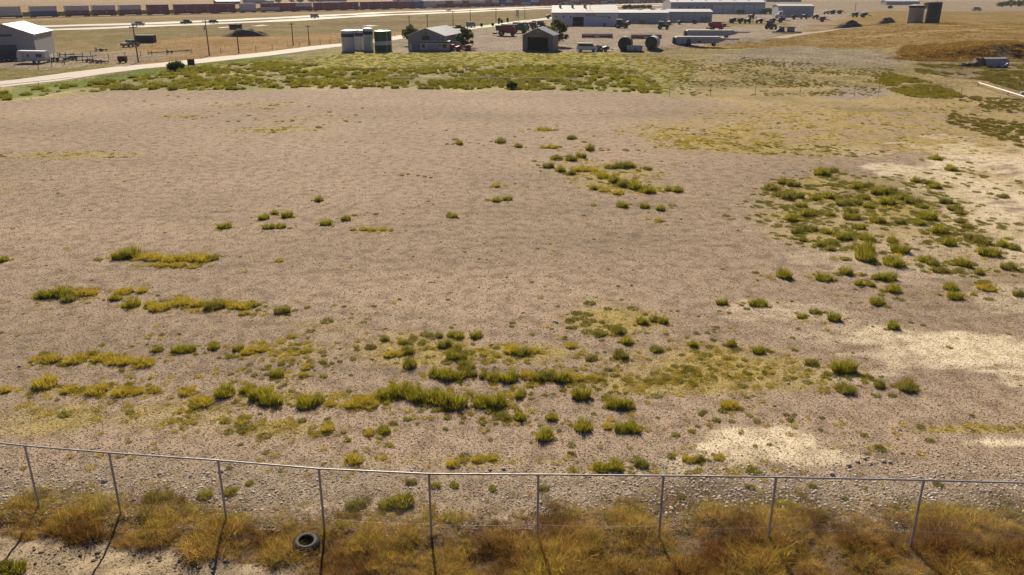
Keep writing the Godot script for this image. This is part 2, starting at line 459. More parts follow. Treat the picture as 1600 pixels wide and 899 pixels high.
func ribbon(called: String, line: Array, w0: float, w1: float, m: Material, up := 0.02) -> void:
	var st := begin()
	var pts := []
	for i in line.size() - 1:
		var n := maxi(1, int((line[i + 1] - line[i]).length() / 8.0))
		for k in n: pts.append(line[i].lerp(line[i + 1], float(k) / n))
	pts.append(line[-1])
	for i in pts.size() - 1:
		var e := []
		for j in [i, i + 1]:
			var a: Vector2 = pts[maxi(j - 1, 0)]
			var b: Vector2 = pts[mini(j + 1, pts.size() - 1)]
			var s := (b - a).normalized().orthogonal() * lerpf(w0, w1, float(j) / pts.size()) / 2.0
			for t in 5:
				var q: Vector2 = pts[j] + s * (t / 2.0 - 1.0)
				e.append(Vector3(q.x, ground(q.x, q.y) + up + 0.05 * (1.0 - absf(t / 2.0 - 1.0)), q.y))
		for t in 4:
			var fl: Vector3 = (e[t + 1] - e[t]).cross(e[t + 5] - e[t])
			if fl.y > 0.0: quad(st, e[t], e[t + 1], e[t + 6], e[t + 5])
			else: quad(st, e[t], e[t + 5], e[t + 6], e[t + 1])
	single(st.commit(), called, m, "", "", "", "structure")

func make_roads() -> void:
	var pave := mat(0.50, 0.44, 0.37, 0.8)
	ribbon("highway_road", [Vector2(-289.01, -223.96), Vector2(-208.02, -360.09), Vector2(-178.86, -390.28), Vector2(-136.97, -468.56), Vector2(-89.53, -598.7), Vector2(-48.72, -652.12), Vector2(30.04, -805.41), Vector2(185.82, -997.76), Vector2(347, -1227.08)], 17.0, 24.0, pave, 0.12)
	ribbon("highway_road", [Vector2(-256.29, -197.98), Vector2(-190.28, -328.91), Vector2(-165.22, -360.09), Vector2(-124.65, -425.9), Vector2(-80.71, -539.2), Vector2(-44.64, -597.01), Vector2(27.18, -728.18), Vector2(126.83, -850.46), Vector2(272.84, -1046.7)], 15.0, 22.0, pave, 0.12)
	ribbon("lane_road", [Vector2(-105.13, -89.1), Vector2(-86.38, -140.23), Vector2(-83.87, -147.47), Vector2(-81.73, -159.15), Vector2(-78.27, -170.57), Vector2(-70.71, -185.38), Vector2(-62.67, -205.96), Vector2(-49.59, -242.42), Vector2(-39.43, -274.62), Vector2(-32.42, -307.1), Vector2(-20.45, -339.62), Vector2(0, -409.3), Vector2(30.44, -508.07), Vector2(87.17, -648.14), Vector2(148.39, -764.86)], 8.5, 9.0, mat(0.52, 0.44, 0.36, 0.85), 0.05)
	ribbon("dirt_path", [Vector2(87.26, -278.31), Vector2(108.1, -311.7), Vector2(128.67, -335.16), Vector2(141.84, -330.99)], 5.0, 4.0, mat(0.34, 0.27, 0.17, 0.95), 0.06)

# ---------- loose stones ----------
func stone_mesh(sd: int) -> ArrayMesh:
	var r := RandomNumberGenerator.new()
	r.seed = sd
	var t := (1.0 + sqrt(5.0)) / 2.0
	var p := [Vector3(-1, t, 0), Vector3(1, t, 0), Vector3(-1, -t, 0), Vector3(1, -t, 0), Vector3(0, -1, t), Vector3(0, 1, t), Vector3(0, -1, -t), Vector3(0, 1, -t), Vector3(t, 0, -1), Vector3(t, 0, 1), Vector3(-t, 0, -1), Vector3(-t, 0, 1)]
	for i in 12: p[i] = p[i].normalized() * r.randf_range(0.75, 1.15)
	var f := [0, 11, 5, 0, 5, 1, 0, 1, 7, 0, 7, 10, 0, 10, 11, 1, 5, 9, 5, 11, 4, 11, 10, 2, 10, 7, 6, 7, 1, 8, 3, 9, 4, 3, 4, 2, 3, 2, 6, 3, 6, 8, 3, 8, 9, 4, 9, 5, 2, 4, 11, 6, 2, 10, 8, 6, 7, 9, 8, 1]
	var st := begin()
	for i in range(0, 60, 3): tri(st, p[f[i]], p[f[i + 1]], p[f[i + 2]])
	return st.commit()

func mass(called: String, mesh: Mesh, m: Material, xfs: Array, cols: Array, label: String) -> void:
	var buf := PackedFloat32Array()
	buf.resize(xfs.size() * 16)
	for i in xfs.size():
		var x: Transform3D = xfs[i]
		var c: Color = cols[i]
		var k := i * 16
		for row in 3:
			buf[k + row * 4] = x.basis.x[row]
			buf[k + row * 4 + 1] = x.basis.y[row]
			buf[k + row * 4 + 2] = x.basis.z[row]
			buf[k + row * 4 + 3] = x.origin[row]
		buf[k + 12] = c.r
		buf[k + 13] = c.g
		buf[k + 14] = c.b
		buf[k + 15] = 1.0
	var mm := MultiMesh.new()
	mm.transform_format = MultiMesh.TRANSFORM_3D
	mm.use_colors = true
	mm.mesh = mesh
	mm.instance_count = xfs.size()
	mm.buffer = buf
	var o := MultiMeshInstance3D.new()
	o.multimesh = mm
	o.material_override = m
	o.name = numbered(called)
	add_child(o)
	tag(o, label, "", "", "stuff")

func tinted(rough: float, glow := 0.0) -> StandardMaterial3D:
	var m := StandardMaterial3D.new()
	m.vertex_color_use_as_albedo = true
	m.roughness = rough
	m.metallic_specular = 0.2
	if glow > 0.0:
		m.backlight_enabled = true
		m.backlight = Color(glow, glow, glow)
	return m

func turned(at: Vector3, s: Vector3) -> Transform3D:
	return Transform3D(Basis(Vector3.UP, rng.randf() * TAU) * Basis.from_scale(s), at)

func make_stones() -> void:
	var sm := tinted(0.85)
	var tones := [Color(0.42, 0.34, 0.26), Color(0.30, 0.24, 0.18), Color(0.48, 0.40, 0.31), Color(0.53, 0.46, 0.37), Color(0.27, 0.21, 0.16), Color(0.43, 0.33, 0.26)]
	# fine stones over the near yard, thinner where silt lies
	for kind in 3:
		var xfs := []
		var cols := []
		for i in 52000:
			var d := 20.0 + 92.0 * pow(rng.randf(), 2.3)
			var x := rng.randf_range(-1.0, 1.0) * (d * 0.72 + 6.0)
			if ground_color(x, -d).b > 0.33 and rng.randf() < 0.85: continue
			if rng.randf() < smoothstep(52.0, 110.0, d): continue
			if d < 21.5 and rng.randf() < 0.5: continue
			var s := 0.013 + 0.016 * pow(rng.randf(), 3.0) + d * 0.00022
			xfs.append(turned(on(x, -d, s * 0.15), Vector3(s, s * rng.randf_range(0.5, 0.9), s * rng.randf_range(0.7, 1.3))))
			cols.append(tones[rng.randi() % 6] * rng.randf_range(0.85, 1.2))
		mass("gravel", stone_mesh(50 + kind), sm, xfs, cols, "loose gravel spread over the open yard")
	# bigger cobbles along the stony strip behind the fence
	var xf2 := []
	var co2 := []
	for i in 11000:
		var x := rng.randf_range(-22.0, 22.0)
		var d := 22.1 + rng.randfn(0.0, 0.95) + 0.25 * n_mid.get_noise_2d(x, 3.0)
		var dense := 0.25 + 0.75 * smoothstep(-2.0, 6.0, x) + 0.4 * smoothstep(-5.0, -9.0, x)
		if d < 19.9 or rng.randf() > dense: continue
		var s := 0.02 + 0.045 * pow(rng.randf(), 3.2)
		xf2.append(turned(on(x, -d, s * 0.1), Vector3(s, s * rng.randf_range(0.5, 0.8), s * rng.randf_range(0.7, 1.3))))
		co2.append(tones[[0, 2, 3, 3, 5, 1][rng.randi() % 6]] * rng.randf_range(0.9, 1.3))
	mass("cobbles", stone_mesh(61), sm, xf2, co2, "pale cobbles scattered along the foot of the chain-link fence")
	# dark crumbled clods on the track
	xf2 = []
	co2 = []
	for i in 2600:
		var x := rng.randf_range(-21.0, -5.0)
		var z := rng.randf_range(-20.0, -12.0)
		if bare_dirt(x, z) < 0.5 or n_fine.get_noise_2d(x * 1.2, z * 1.2) < 0.02: continue
		var s := 0.02 + 0.07 * pow(rng.randf(), 2.5)
		xf2.append(turned(on(x, z, s * 0.1), Vector3(s * 1.3, s * 0.6, s)))
		co2.append(Color(0.19, 0.135, 0.085) * rng.randf_range(0.6, 1.3))
	mass("clods", stone_mesh(62), sm, xf2, co2, "dark earth clods littering the trodden track")
	# the stones that can be picked out one by one
	var big := [11.69, -23.72, 0.13, 0.2, 12.08, -23.6, 0.11, 0.2, 12.58, -23.72, 0.13, 0.2, 12.76, -23.64, 0.13, 0.16, 12.02, -23.88, 0.11, 0.16, 11.32, -23.48, 0.13, 0.16, 10.54, -22.95, 0.15, 0.15, 11.21, -29.51, 0.1, 0.23, -1.91, -20.26, 0.1, 0.12, -2.75, -20.11, 0.08, 0.12, -3.35, -19.6, 0.11, 0.15, -5.81, -18.83, 0.13, 0.14, -3.63, -19.63, 0.09, 0.12, -9.66, -23.13, 0.15, 0.15, -10.01, -22.95, 0.13, 0.15, -10.54, -22.83, 0.1, 0.15, -11.61, -22.98, 0.13, 0.15, -13.24, -22.54, 0.15, 0.15, -16.79, -23.17, 0.09, 0.11, -20.36, -31.17, 0.11, 0.19, -20.86, -31.05, 0.11, 0.19, 2.03, -35.97, 0.12, 0.24, 2.14, -35.81, 0.12, 0.16, -0.28, -23.25, 0.11, 0.15, -0.74, -23.21, 0.09, 0.11, 0.9, -21.38, 0.1, 0.13, 6.66, -20.54, 0.12, 0.13, 8.11, -19.84, 0.13, 0.12, 7.69, -19.81, 0.11, 0.12, 4.93, -21.09, 0.1, 0.1]
	var by := ["on the stony ground right of the big sand patch", "in the loose trio right of the sand patch", "of the pale pair beyond the right fence bays", "of the pale pair beyond the right fence bays, farther right", "just behind the loose trio", "left of the loose trio", "by the fence rail near the sand patch", "alone beside the pale silt below the flat", "under the middle fence bay", "in grass left of the middle post", "in dry grass right of the tyre", "tucked against the near side of the tyre", "in dry grass, the left one right of the tyre", "in the stone scatter by the third left bay", "in the scatter left of that bay's post", "in the scatter at the second left bay", "below the rail of the second left bay", "beside the second post from the left", "near the left end of the fence", "in the small stone heap at the left edge", "at the left tip of the small stone heap", "alone on gravel above the middle weeds", "right next to the lone stone above the middle weeds", "under the rail near the middle", "left of the stone under the rail", "by the foot of the middle-right post", "in thin grass of the fifth bay", "at the grass edge near the seventh post", "left of the stone at the grass edge", "among cobbles of the right-centre bay"]
	for i in by.size():
		var o := single(stone_mesh(200 + i), "rock", mat(0.50, 0.43, 0.35, 0.85), "pale rock " + by[i], "rock", "rocks lying on the gravel")
		var s: float = big[i * 4 + 2] * 0.8
		o.transform = Transform3D(Basis(Vector3.UP, i * 1.7) * Basis.from_scale(Vector3(s, s * 0.62, s * 0.85)), on(big[i * 4], big[i * 4 + 1], s * 0.3))

# ---------- plants ----------
# blades: a clump of thin tapering leaves round one root, about one metre across and one metre high
func clump_mesh(sd: int, n: int, pal: Array, spread: float, lean: float, width: float, curl: float, segs: int, lmin := 0.45) -> ArrayMesh:
	var r := RandomNumberGenerator.new()
	r.seed = sd
	var v := PackedVector3Array()
	var nn := PackedVector3Array()
	var cc := PackedColorArray()
	for i in n:
		var a := r.randf() * TAU
		var rr := sqrt(r.randf()) * spread
		var p := Vector3(cos(a) * rr, -0.03, sin(a) * rr)
		var out := (Vector3(cos(a), 0, sin(a)) * (rr / maxf(spread, 0.01)) + Vector3(r.randfn(0, 0.45), 0, r.randfn(0, 0.45))) * lean
		var lobe := 0.72 + 0.34 * sin(a * 2.0 + sd) + 0.22 * sin(a * 5.0 + sd * 1.7)
		var ln := r.randf_range(lmin, 1.0) * (1.0 - 0.35 * rr / maxf(spread, 0.01)) * clampf(lobe + 0.12, 0.62, 1.15)
		if r.randf() < 0.04: ln *= 1.35
		var dir := (Vector3.UP + out).normalized()
		var side := dir.cross(Vector3(cos(a + r.randf_range(-1.5, 1.5)), 0.2, sin(a + r.randf_range(-1.5, 1.5)))).normalized()
		var w := width * r.randf_range(0.6, 1.3)
		var c: Color = pal[r.randi() % pal.size()] * r.randf_range(0.8, 1.2)
		var q := p
		for s in segs:
			var d2 := (dir + out.normalized() * curl + Vector3.DOWN * curl * 0.8 * (s + 1) / segs).normalized()
			var e := q + dir * ln / segs
			var w0 := w * (1.0 - float(s) / segs)
			var w1 := w * (1.0 - float(s + 1) / segs)
			var no := side.cross(e - q).normalized()
			var t := [q - side * w0, q + side * w0, e + side * w1, e - side * w1]
			for k in ([0, 2, 1, 0, 3, 2] if s < segs - 1 else [0, 2, 1]):
				v.append(t[k])
				nn.append(no)
				cc.append(c)
			q = e
			dir = d2
	var arr := []
	arr.resize(Mesh.ARRAY_MAX)
	arr[Mesh.ARRAY_VERTEX] = v
	arr[Mesh.ARRAY_NORMAL] = nn
	arr[Mesh.ARRAY_COLOR] = cc
	var m := ArrayMesh.new()
	m.add_surface_from_arrays(Mesh.PRIMITIVE_TRIANGLES, arr)
	return m

var pal_green := [Color(0.28, 0.265, 0.03), Color(0.42, 0.37, 0.035), Color(0.16, 0.17, 0.025), Color(0.54, 0.44, 0.05)]
var pal_yellow := [Color(0.60, 0.47, 0.055), Color(0.50, 0.41, 0.055), Color(0.64, 0.46, 0.08), Color(0.38, 0.33, 0.05)]
var pal_olive := [Color(0.25, 0.235, 0.045), Color(0.33, 0.29, 0.055), Color(0.17, 0.17, 0.035), Color(0.40, 0.33, 0.07)]
var pal_dry := [Color(0.58, 0.38, 0.085), Color(0.42, 0.25, 0.055), Color(0.68, 0.50, 0.17), Color(0.24, 0.13, 0.04), Color(0.50, 0.365, 0.09)]
var leaf_mat: StandardMaterial3D
var clump_meshes := []
var halo := []
var mats_list := []

func set_mats() -> void:
	# thin mats of low yellow growth: centre, half-widths, plants per square metre, kind
	mats_list = [-17.62, -26.64, 2.86, 1.44, 5, 1, -12.72, -26.88, 2.4, 1.27, 5, 1, -8.59, -25.84, 2.55, 0.73, 9, 1, -10.48, -32.73, 2.27, 1.09, 8, 1, -8.51, -35.5, 2.43, 1.09, 3, 2, -3.97, -32.73, 2.55, 1.9, 6, 2, 8.45, -31.3, 4.36, 2.14, 7, 1, 6.74, -29.51, 4.41, 1.14, 6, 1, 4.94, -36.13, 2.47, 1.93, 7, 2, 0.56, -32.46, 2.81, 1.07, 6, 1, -18.12, -31.55, 2.2, 0.45, 8, 1, -5.21, -23.8, 1.3, 0.36, 7, 1, -1.08, -23.72, 1.73, 0.36, 7, 1, 4.24, -23.13, 3.61, 0.3, 8, 1, 7.87, -23.21, 2.77, 0.31, 6, 1, 16.96, -25.84, 2.79, 0.32, 9, 1, 12.31, -24.7, 1.57, 0.38, 9, 1, -8.27, -28.3, 2.5, 0.53, 6, 1, -17.05, -28.84, 3.82, 0.49, 7, 1, -20.54, -45.36, 2.83, 1.44, 4, 1, -16.5, -38.15, 3.56, 1.06, 4, 1, 11.67, -29.51, 2.33, 0.8, 6, 1, 4.27, -38.87, 1.97, 0.55, 1.5, 2, -41.16, -103.43, 3.63, 2.75, 3, 1, -35.32, -113.66, 6.18, 4.62, 2, 1, -27, -92.98, 5.47, 2.25, 4, 1, -43.19, -77.77, 7.1, 2.25, 2.5, 1, -25.07, -100.23, 7.05, 4.67, 1, 1, -39.95, -63.18, 1.27, 1.53, 3, 1, 22.14, -87.87, 8.3, 7.32, 5, 1, 19.15, -83.62, 4.62, 2.95, 8, 1, 33.36, -99.2, 12.41, 10.26, 1.4, 1, 45.44, -96.72, 19.69, 17.96, 1.1, 1, 61.86, -110.46, 11.17, 17.86, 1, 1, 15.91, -92.09, 4.34, 5.32, 1.5, 1, 8.38, -69.91, 5.03, 5.84, 2.5, 1, 10.38, -64.52, 3.63, 2.28, 3, 1, 25.21, -58.69, 7.13, 9.77, 4.5, 2, 19.65, -53.42, 3.49, 5.85, 4.5, 2, 30.02, -56.83, 5.54, 11.15, 2.5, 2, 27.12, -43.96, 2.57, 4.58, 2.5, 2, 21.01, -50.08, 2.47, 3.16, 4, 2, 28.14, -66.15, 6.37, 3.34, 4, 2, 27.71, -56.83, 2.77, 4.71, 3, 2, 33.38, -62.75, 2.53, 4.78, 3, 2, 29.36, -51.1, 2.1, 3.88, 3, 2, 24.84, -44.54, 2.22, 1.86, 2.5, 2, 30.56, -80.43, 7, 3.43, 4, 2, 24.49, -81.47, 4.51, 3.16, 5, 1, 16.17, -58.69, 4.28, 4.61, 0.8, 2, 35.57, -66.15, 3.19, 4.78, 1.5, 2, 41.03, -67.36, 2.7, 6.96, 3, 2, 28.25, -48.96, 3.63, 4.71, 1.8, 2, 26.63, -41.79, 2.45, 2.08, 1.5, 2, -31.21, -78.75, 5.62, 10.01, 0.15, 1, 22.05, -40.29, 3.39, 1.95, 0.5, 2, -8.93, -51.86, 1.7, 1.22, 3, 1, -1.3, -23.8, 4.34, 0.32, 3, 1]

func mat_cover(x: float, z: float) -> float:
	var y := 0.0
	for i in range(0, mats_list.size(), 6):
		if absf(x - mats_list[i]) < mats_list[i + 2] * 1.2 and absf(z - mats_list[i + 1]) < mats_list[i + 3] * 1.2:
			var q := Vector2((x - mats_list[i]) / mats_list[i + 2], (z - mats_list[i + 1]) / mats_list[i + 3]).length()
			y = maxf(y, (1.0 - smoothstep(0.5, 1.15, q)) * minf(1.0, mats_list[i + 4] / 7.0))
	return y

func ordinal(i: int, n: int) -> String:
	var w := ["", "second", "third", "fourth", "fifth", "sixth", "seventh", "eighth", "ninth", "tenth", "eleventh", "twelfth", "thirteenth", "fourteenth", "fifteenth", "sixteenth", "seventeenth", "eighteenth", "nineteenth", "twentieth"]
	if n == 1: return "alone"
	if i == 0: return "leftmost"
	if i == n - 1: return "rightmost"
	if i < n / 2: return w[i] + " from left"
	return w[n - 1 - i] + " from right"

func clump_row(place: String, p: Array) -> void:
	var n := p.size() / 4
	for i in n:
		var kind: int = p[i * 4 + 3]
		var r: float = p[i * 4 + 2] * 1.18
		var look: String = ["green", "yellow", "olive"][kind]
		var big: String = "broad " if r > 0.55 else "small " if r < 0.3 else ""
		var o := single(clump_meshes[kind * 4 + (i * 7 + place.length()) % 4], "weed_clump", leaf_mat, "%s%s weed clump, %s in the %s" % [big, look, ordinal(i, n), place], "weed", "weed clumps in the " + place)
		var h: float = r * [1.5, 1.0, 1.3][kind] * rng.randf_range(0.75, 1.2)
		for j in 5 + rng.randi() % 7:
			halo.append([p[i * 4] + rng.randfn(0.0, r * 1.3), p[i * 4 + 1] + rng.randfn(0.0, r * 0.9), r * rng.randf_range(0.15, 0.5), [kind, 1, 1, 2][rng.randi() % 4]])
		o.transform = Transform3D(Basis(Vector3.UP, rng.randf() * TAU) * Basis.from_scale(Vector3(r, h, r * rng.randf_range(0.75, 1.1))), on(p[i * 4], p[i * 4 + 1]))

func make_weeds() -> void:
	leaf_mat = tinted(0.8, 0.88)
	var pals := [pal_green, pal_yellow, pal_olive]
	for k in 3:
		for j in 4: clump_meshes.append(clump_mesh(300 + k * 10 + j, 720, pals[k], 0.85, 0.40, 0.028, 0.32, 2, 0.4))
	clump_row("left edge of the gravel yard", [-29.93, -45.36, 0.28, 0, -13.72, -45.36, 0.26, 1])
	clump_row("upper-left broken row of the yard", [-23.26, -45.97, 0.50, 0, -22.8, -46.22, 0.54, 0, -21.99, -45.85, 0.46, 1, -21.21, -45.6, 0.49, 1, -20.27, -44.42, 0.41, 1, -20.2, -45.36, 0.45, 1, -19.24, -44.42, 0.44, 1, -19.58, -45.6, 0.42, 1, -18.34, -44.19, 0.29, 1, -18.82, -45.6, 0.49, 1, -18.13, -45.48, 0.45, 1, -17.76, -45.73, 0.34, 0])
	clump_row("short row near the left edge", [-24.44, -39.43, 0.40, 0, -23.95, -39.52, 0.50, 0, -23.4, -39.62, 0.47, 0, -22.8, -38.96, 0.40, 2, -22.67, -39.62, 0.40, 1, -22.17, -39.9, 0.40, 1])
	clump_row("long middle-left row of the yard", [-20.47, -39.06, 0.36, 0, -20.43, -40, 0.40, 1, -19.22, -38.15, 0.39, 0, -19.57, -40.19, 0.30, 1, -18.21, -38.07, 0.32, 1, -17.58, -37.63, 0.42, 1, -17.21, -38.15, 0.36, 1, -16.83, -38.51, 0.52, 1, -15.85, -38.15, 0.36, 1, -14.95, -37.8, 0.48, 2, -14.56, -38.15, 0.36, 1, -13.98, -37.98, 0.39, 1, -13.18, -36.95, 0.25, 1, -13.41, -37.8, 0.35, 1, -13.07, -38.07, 0.26, 0, -11.36, -37.2, 0.38, 2])
	clump_row("sparse line above the lower-left row", [-15.64, -32.67, 0.24, 0, -14.76, -32.67, 0.28, 0, -14.48, -32.6, 0.28, 0, -14.2, -32.67, 0.25, 0, -13.27, -32.94, 0.26, 0, -12.13, -32.73, 0.23, 0, -11.59, -32.46, 0.28, 1, -11.05, -32.73, 0.28, 1, -9.75, -30.26, 0.29, 0, -10.13, -34.14, 0.21, 1, -8.63, -30.2, 0.21, 1, -8.69, -30.93, 0.23, 1])
	clump_row("lower-left curved row", [-20.15, -28.84, 0.23, 1, -20.53, -31.68, 0.25, 1, -18.85, -29.34, 0.46, 1, -19.84, -31.68, 0.41, 1, -18.76, -31.62, 0.44, 1, -18.3, -32.2, 0.25, 0, -17.73, -31.87, 0.39, 1, -17.08, -31.55, 0.38, 1, -16.53, -31.42, 0.33, 1, -15.71, -31.3, 0.44, 1])
	clump_row("lowest left row before the fence", [-17.61, -28.84, 0.31, 1, -16.51, -28.78, 0.36, 1, -15.47, -28.62, 0.35, 1, -14.94, -28.78, 0.33, 1, -14.27, -28.89, 0.28, 1, -12.89, -28.73, 0.38, 1, -12.02, -27.88, 0.42, 1, -11.36, -28.57, 0.43, 0, -10.53, -28.84, 0.33, 0, -9.92, -28.3, 0.38, 0, -9.3, -27.88, 0.42, 0, -7.87, -27.67, 0.39, 0, -7.59, -27.98, 0.30, 2, -6.99, -27.73, 0.22, 1, -6.1, -27.67, 0.34, 1, -5.76, -27.98, 0.37, 1])
	clump_row("ring of weeds at the middle left", [-19.34, -52.63, 0.43, 0, -17.37, -54.91, 0.40, 0, -16.32, -52.47, 0.39, 0, -16.99, -56.3, 0.32, 0, -15.55, -52.63, 0.37, 0, -15.89, -55.42, 0.38, 0, -14.67, -60.05, 0.39, 0])
	clump_row("two short rows left of centre", [-12.71, -53.42, 0.35, 0, -11.57, -54.57, 0.33, 0, -9.91, -52.16, 0.30, 1, -9.38, -52.01, 0.30, 1, -8.63, -52.16, 0.30, 1])
	clump_row("small line above the centre", [-4.26, -55.59, 0.38, 0, -1.3, -64.75, 0.36, 1, -1.17, -60.05, 0.39, 0, -0.34, -60.45, 0.34, 0])
	clump_row("far left-centre scatter", [-5.41, -83.62, 0.46, 0, -1.2, -84.74, 0.57, 2, 0.65, -82.17, 0.45, 2, 3.65, -92.98, 0.73, 1, 3.3, -81.82, 0.45, 1, 4.08, -81.82, 0.58, 1])
	clump_row("upper-centre weeds", [4.24, -76.19, 0.54, 2, 6.38, -87.07, 0.48, 2, 5.59, -75.58, 0.54, 2, 6.59, -76.82, 0.49, 0, 7.8, -80.77, 0.54, 0])
	clump_row("dense mat right of centre", [3.29, -72.36, 0.52, 2, 4.29, -70.71, 0.45, 0, 5.18, -69.65, 0.45, 2, 6.12, -70.98, 0.57, 1, 7.08, -70.98, 0.57, 1, 6.6, -64.07, 0.41, 0, 7.77, -69.39, 0.50, 1, 7.74, -68.11, 0.46, 0, 7.4, -63.4, 0.46, 1, 8.91, -72.08, 0.57, 2, 8.55, -66.63, 0.59, 0, 8.37, -62.53, 0.45, 1, 9.92, -72.36, 0.58, 2, 9.17, -65.21, 0.58, 2, 10.71, -72.64, 0.58, 0, 9.93, -64.3, 0.57, 0, 12.1, -71.53, 0.40, 2, 10.79, -63.18, 0.66, 0, 12.54, -63.85, 0.41, 0, 13.22, -63.4, 0.41, 0])
	clump_row("lower right-centre line", [8.16, -58.5, 0.43, 0, 9.76, -58.12, 0.33, 0, 10.21, -54.41, 0.31, 1, 10.81, -57.38, 0.37, 0])
	clump_row("upper block in the middle foreground", [-5.8, -33.85, 0.22, 2, -5.35, -32.07, 0.25, 1, -4.97, -32.2, 0.25, 1, -4.93, -33.42, 0.20, 0, -4.56, -32.46, 0.28, 2, -4.34, -31.11, 0.35, 2, -3.35, -34.21, 0.21, 2, -3.01, -33.15, 0.32, 2, -2.77, -34.29, 0.24, 0, -2.55, -31.94, 0.31, 0, -2.49, -32.73, 0.23, 2, -2.44, -34.14, 0.24, 0, -2.16, -31.81, 0.22, 2, -1.65, -34.14, 0.26, 0])
	clump_row("middle block above the big row", [-3.1, -30.2, 0.32, 0, -2.68, -29.97, 0.37, 0, -2.22, -30.08, 0.37, 0, -1.95, -30.99, 0.35, 2, -1.75, -30.32, 0.32, 2, -1.19, -30.08, 0.21, 2, -0.73, -29.85, 0.34, 0, -0.1, -29.85, 0.37, 0, 0, -32.6, 0.40, 1, 0.45, -32.33, 0.34, 2, 0.69, -30.08, 0.34, 1, 0.96, -32.6, 0.25, 1, 1.21, -29.97, 0.34, 2, 1.68, -29.97, 0.32, 2, 2.09, -29.79, 0.34, 0, 2.63, -33.08, 0.23, 1, 2.76, -29.97, 0.29, 1, 3.43, -31.81, 0.28, 2, 3.42, -29.97, 0.26, 1])
	clump_row("big green row above the fence", [-5.51, -27.67, 0.37, 1, -5.21, -28.3, 0.33, 1, -4.84, -28.51, 0.43, 0, -4.4, -28.62, 0.43, 0, -3.76, -28.3, 0.43, 0, -3.3, -28.19, 0.42, 0, -2.73, -27.98, 0.45, 0, -2.21, -27.67, 0.47, 0, -1.16, -27.78, 0.42, 0, -0.62, -27.78, 0.44, 0, 0.28, -28.4, 0.25, 0, 2.71, -28.35, 0.35, 0, 3.98, -27.67, 0.37, 0, 4.41, -27.57, 0.32, 0])
	clump_row("lower middle weeds above the fence", [-6.69, -25.84, 0.26, 1, -5.36, -23.8, 0.28, 1, -5.13, -25.57, 0.21, 1, -4.63, -25.75, 0.25, 0, -1.98, -23.52, 0.22, 1, -1.13, -23.84, 0.24, 1, -0.7, -23.92, 0.20, 1, -0.29, -26.73, 0.24, 2, 0.29, -26.68, 0.25, 0, 1.16, -25.3, 0.31, 0, 1.48, -26.64, 0.24, 0, 2.59, -25.93, 0.34, 0, 2.99, -23.29, 0.26, 0, 3.48, -26.02, 0.20, 1, 3.46, -23.33, 0.28, 0, 4, -25.84, 0.28, 0, 4.42, -25.89, 0.33, 0, 4.34, -23.52, 0.22, 2])
	clump_row("right foreground scatter", [4.05, -34.43, 0.24, 2, 5.02, -34.81, 0.33, 2, 4.73, -32.07, 0.33, 2, 5.21, -33.57, 0.29, 0, 6.26, -35.89, 0.28, 0, 6.86, -36.21, 0.25, 2, 6.4, -32.73, 0.28, 2, 7.25, -35.97, 0.25, 0, 8.12, -33.21, 0.23, 0, 10.68, -38.42, 0.28, 0, 9.86, -33.28, 0.24, 0, 10.85, -32.53, 0.27, 0])
	clump_row("weeds beside the pale sandy flat", [5.99, -23.8, 0.22, 1, 6.35, -23.84, 0.20, 2, 7.07, -23.96, 0.20, 1, 8.35, -27.62, 0.32, 1, 12.45, -38.24, 0.39, 0, 14.11, -36.54, 0.25, 0, 12.78, -31.36, 0.25, 2, 14.94, -37.12, 0.27, 2, 15.55, -36.21, 0.34, 0, 13.89, -30.68, 0.48, 0, 13.3, -28.89, 0.38, 2, 14.79, -29.28, 0.26, 2, 17.97, -35.19, 0.30, 0, 15.85, -29.11, 0.41, 2])
	clump_row("upper band of the right-hand weeds", [22.4, -66.15, 0.48, 0, 23.05, -65.21, 0.52, 2, 26.86, -69.39, 0.72, 0, 28.13, -70.44, 0.56, 2, 27.86, -64.52, 0.47, 0, 27.13, -61.06, 0.49, 2, 28.98, -64.98, 0.52, 2, 28.84, -62.53, 0.55, 0, 28.21, -59.46, 0.63, 0, 29.84, -62.75, 0.56, 2, 30.09, -61.06, 0.59, 2, 30.23, -59.46, 0.58, 2, 33.67, -66.63, 0.43, 0, 30.26, -58.31, 0.43, 2, 34.35, -66.15, 0.48, 2, 34.35, -64.52, 0.44, 0, 40.13, -76.19, 0.54, 0, 39.01, -71.25, 0.51, 0, 38, -61.27, 0.40, 2])
	clump_row("left part of the right-hand weeds", [20.93, -64.07, 0.57, 2, 20.87, -61.9, 0.50, 2, 15.13, -42.53, 0.46, 0, 21.31, -61.06, 0.54, 2, 19.51, -54.74, 0.49, 0, 18.81, -51.55, 0.42, 2, 22.13, -61.48, 0.50, 0, 21.48, -58.5, 0.40, 0, 18.6, -49.66, 0.33, 2, 21.03, -55.94, 0.46, 0, 19.74, -52.16, 0.56, 2, 23.36, -60.86, 0.54, 0, 19.34, -48.41, 0.36, 2, 17.18, -42.11, 0.49, 0, 20.76, -51.55, 0.38, 0, 24.49, -61.27, 0.45, 0, 22.67, -55.94, 0.34, 0, 19.6, -47.62, 0.35, 2, 20.18, -48.96, 0.40, 2, 21.33, -50.08, 0.49, 0])
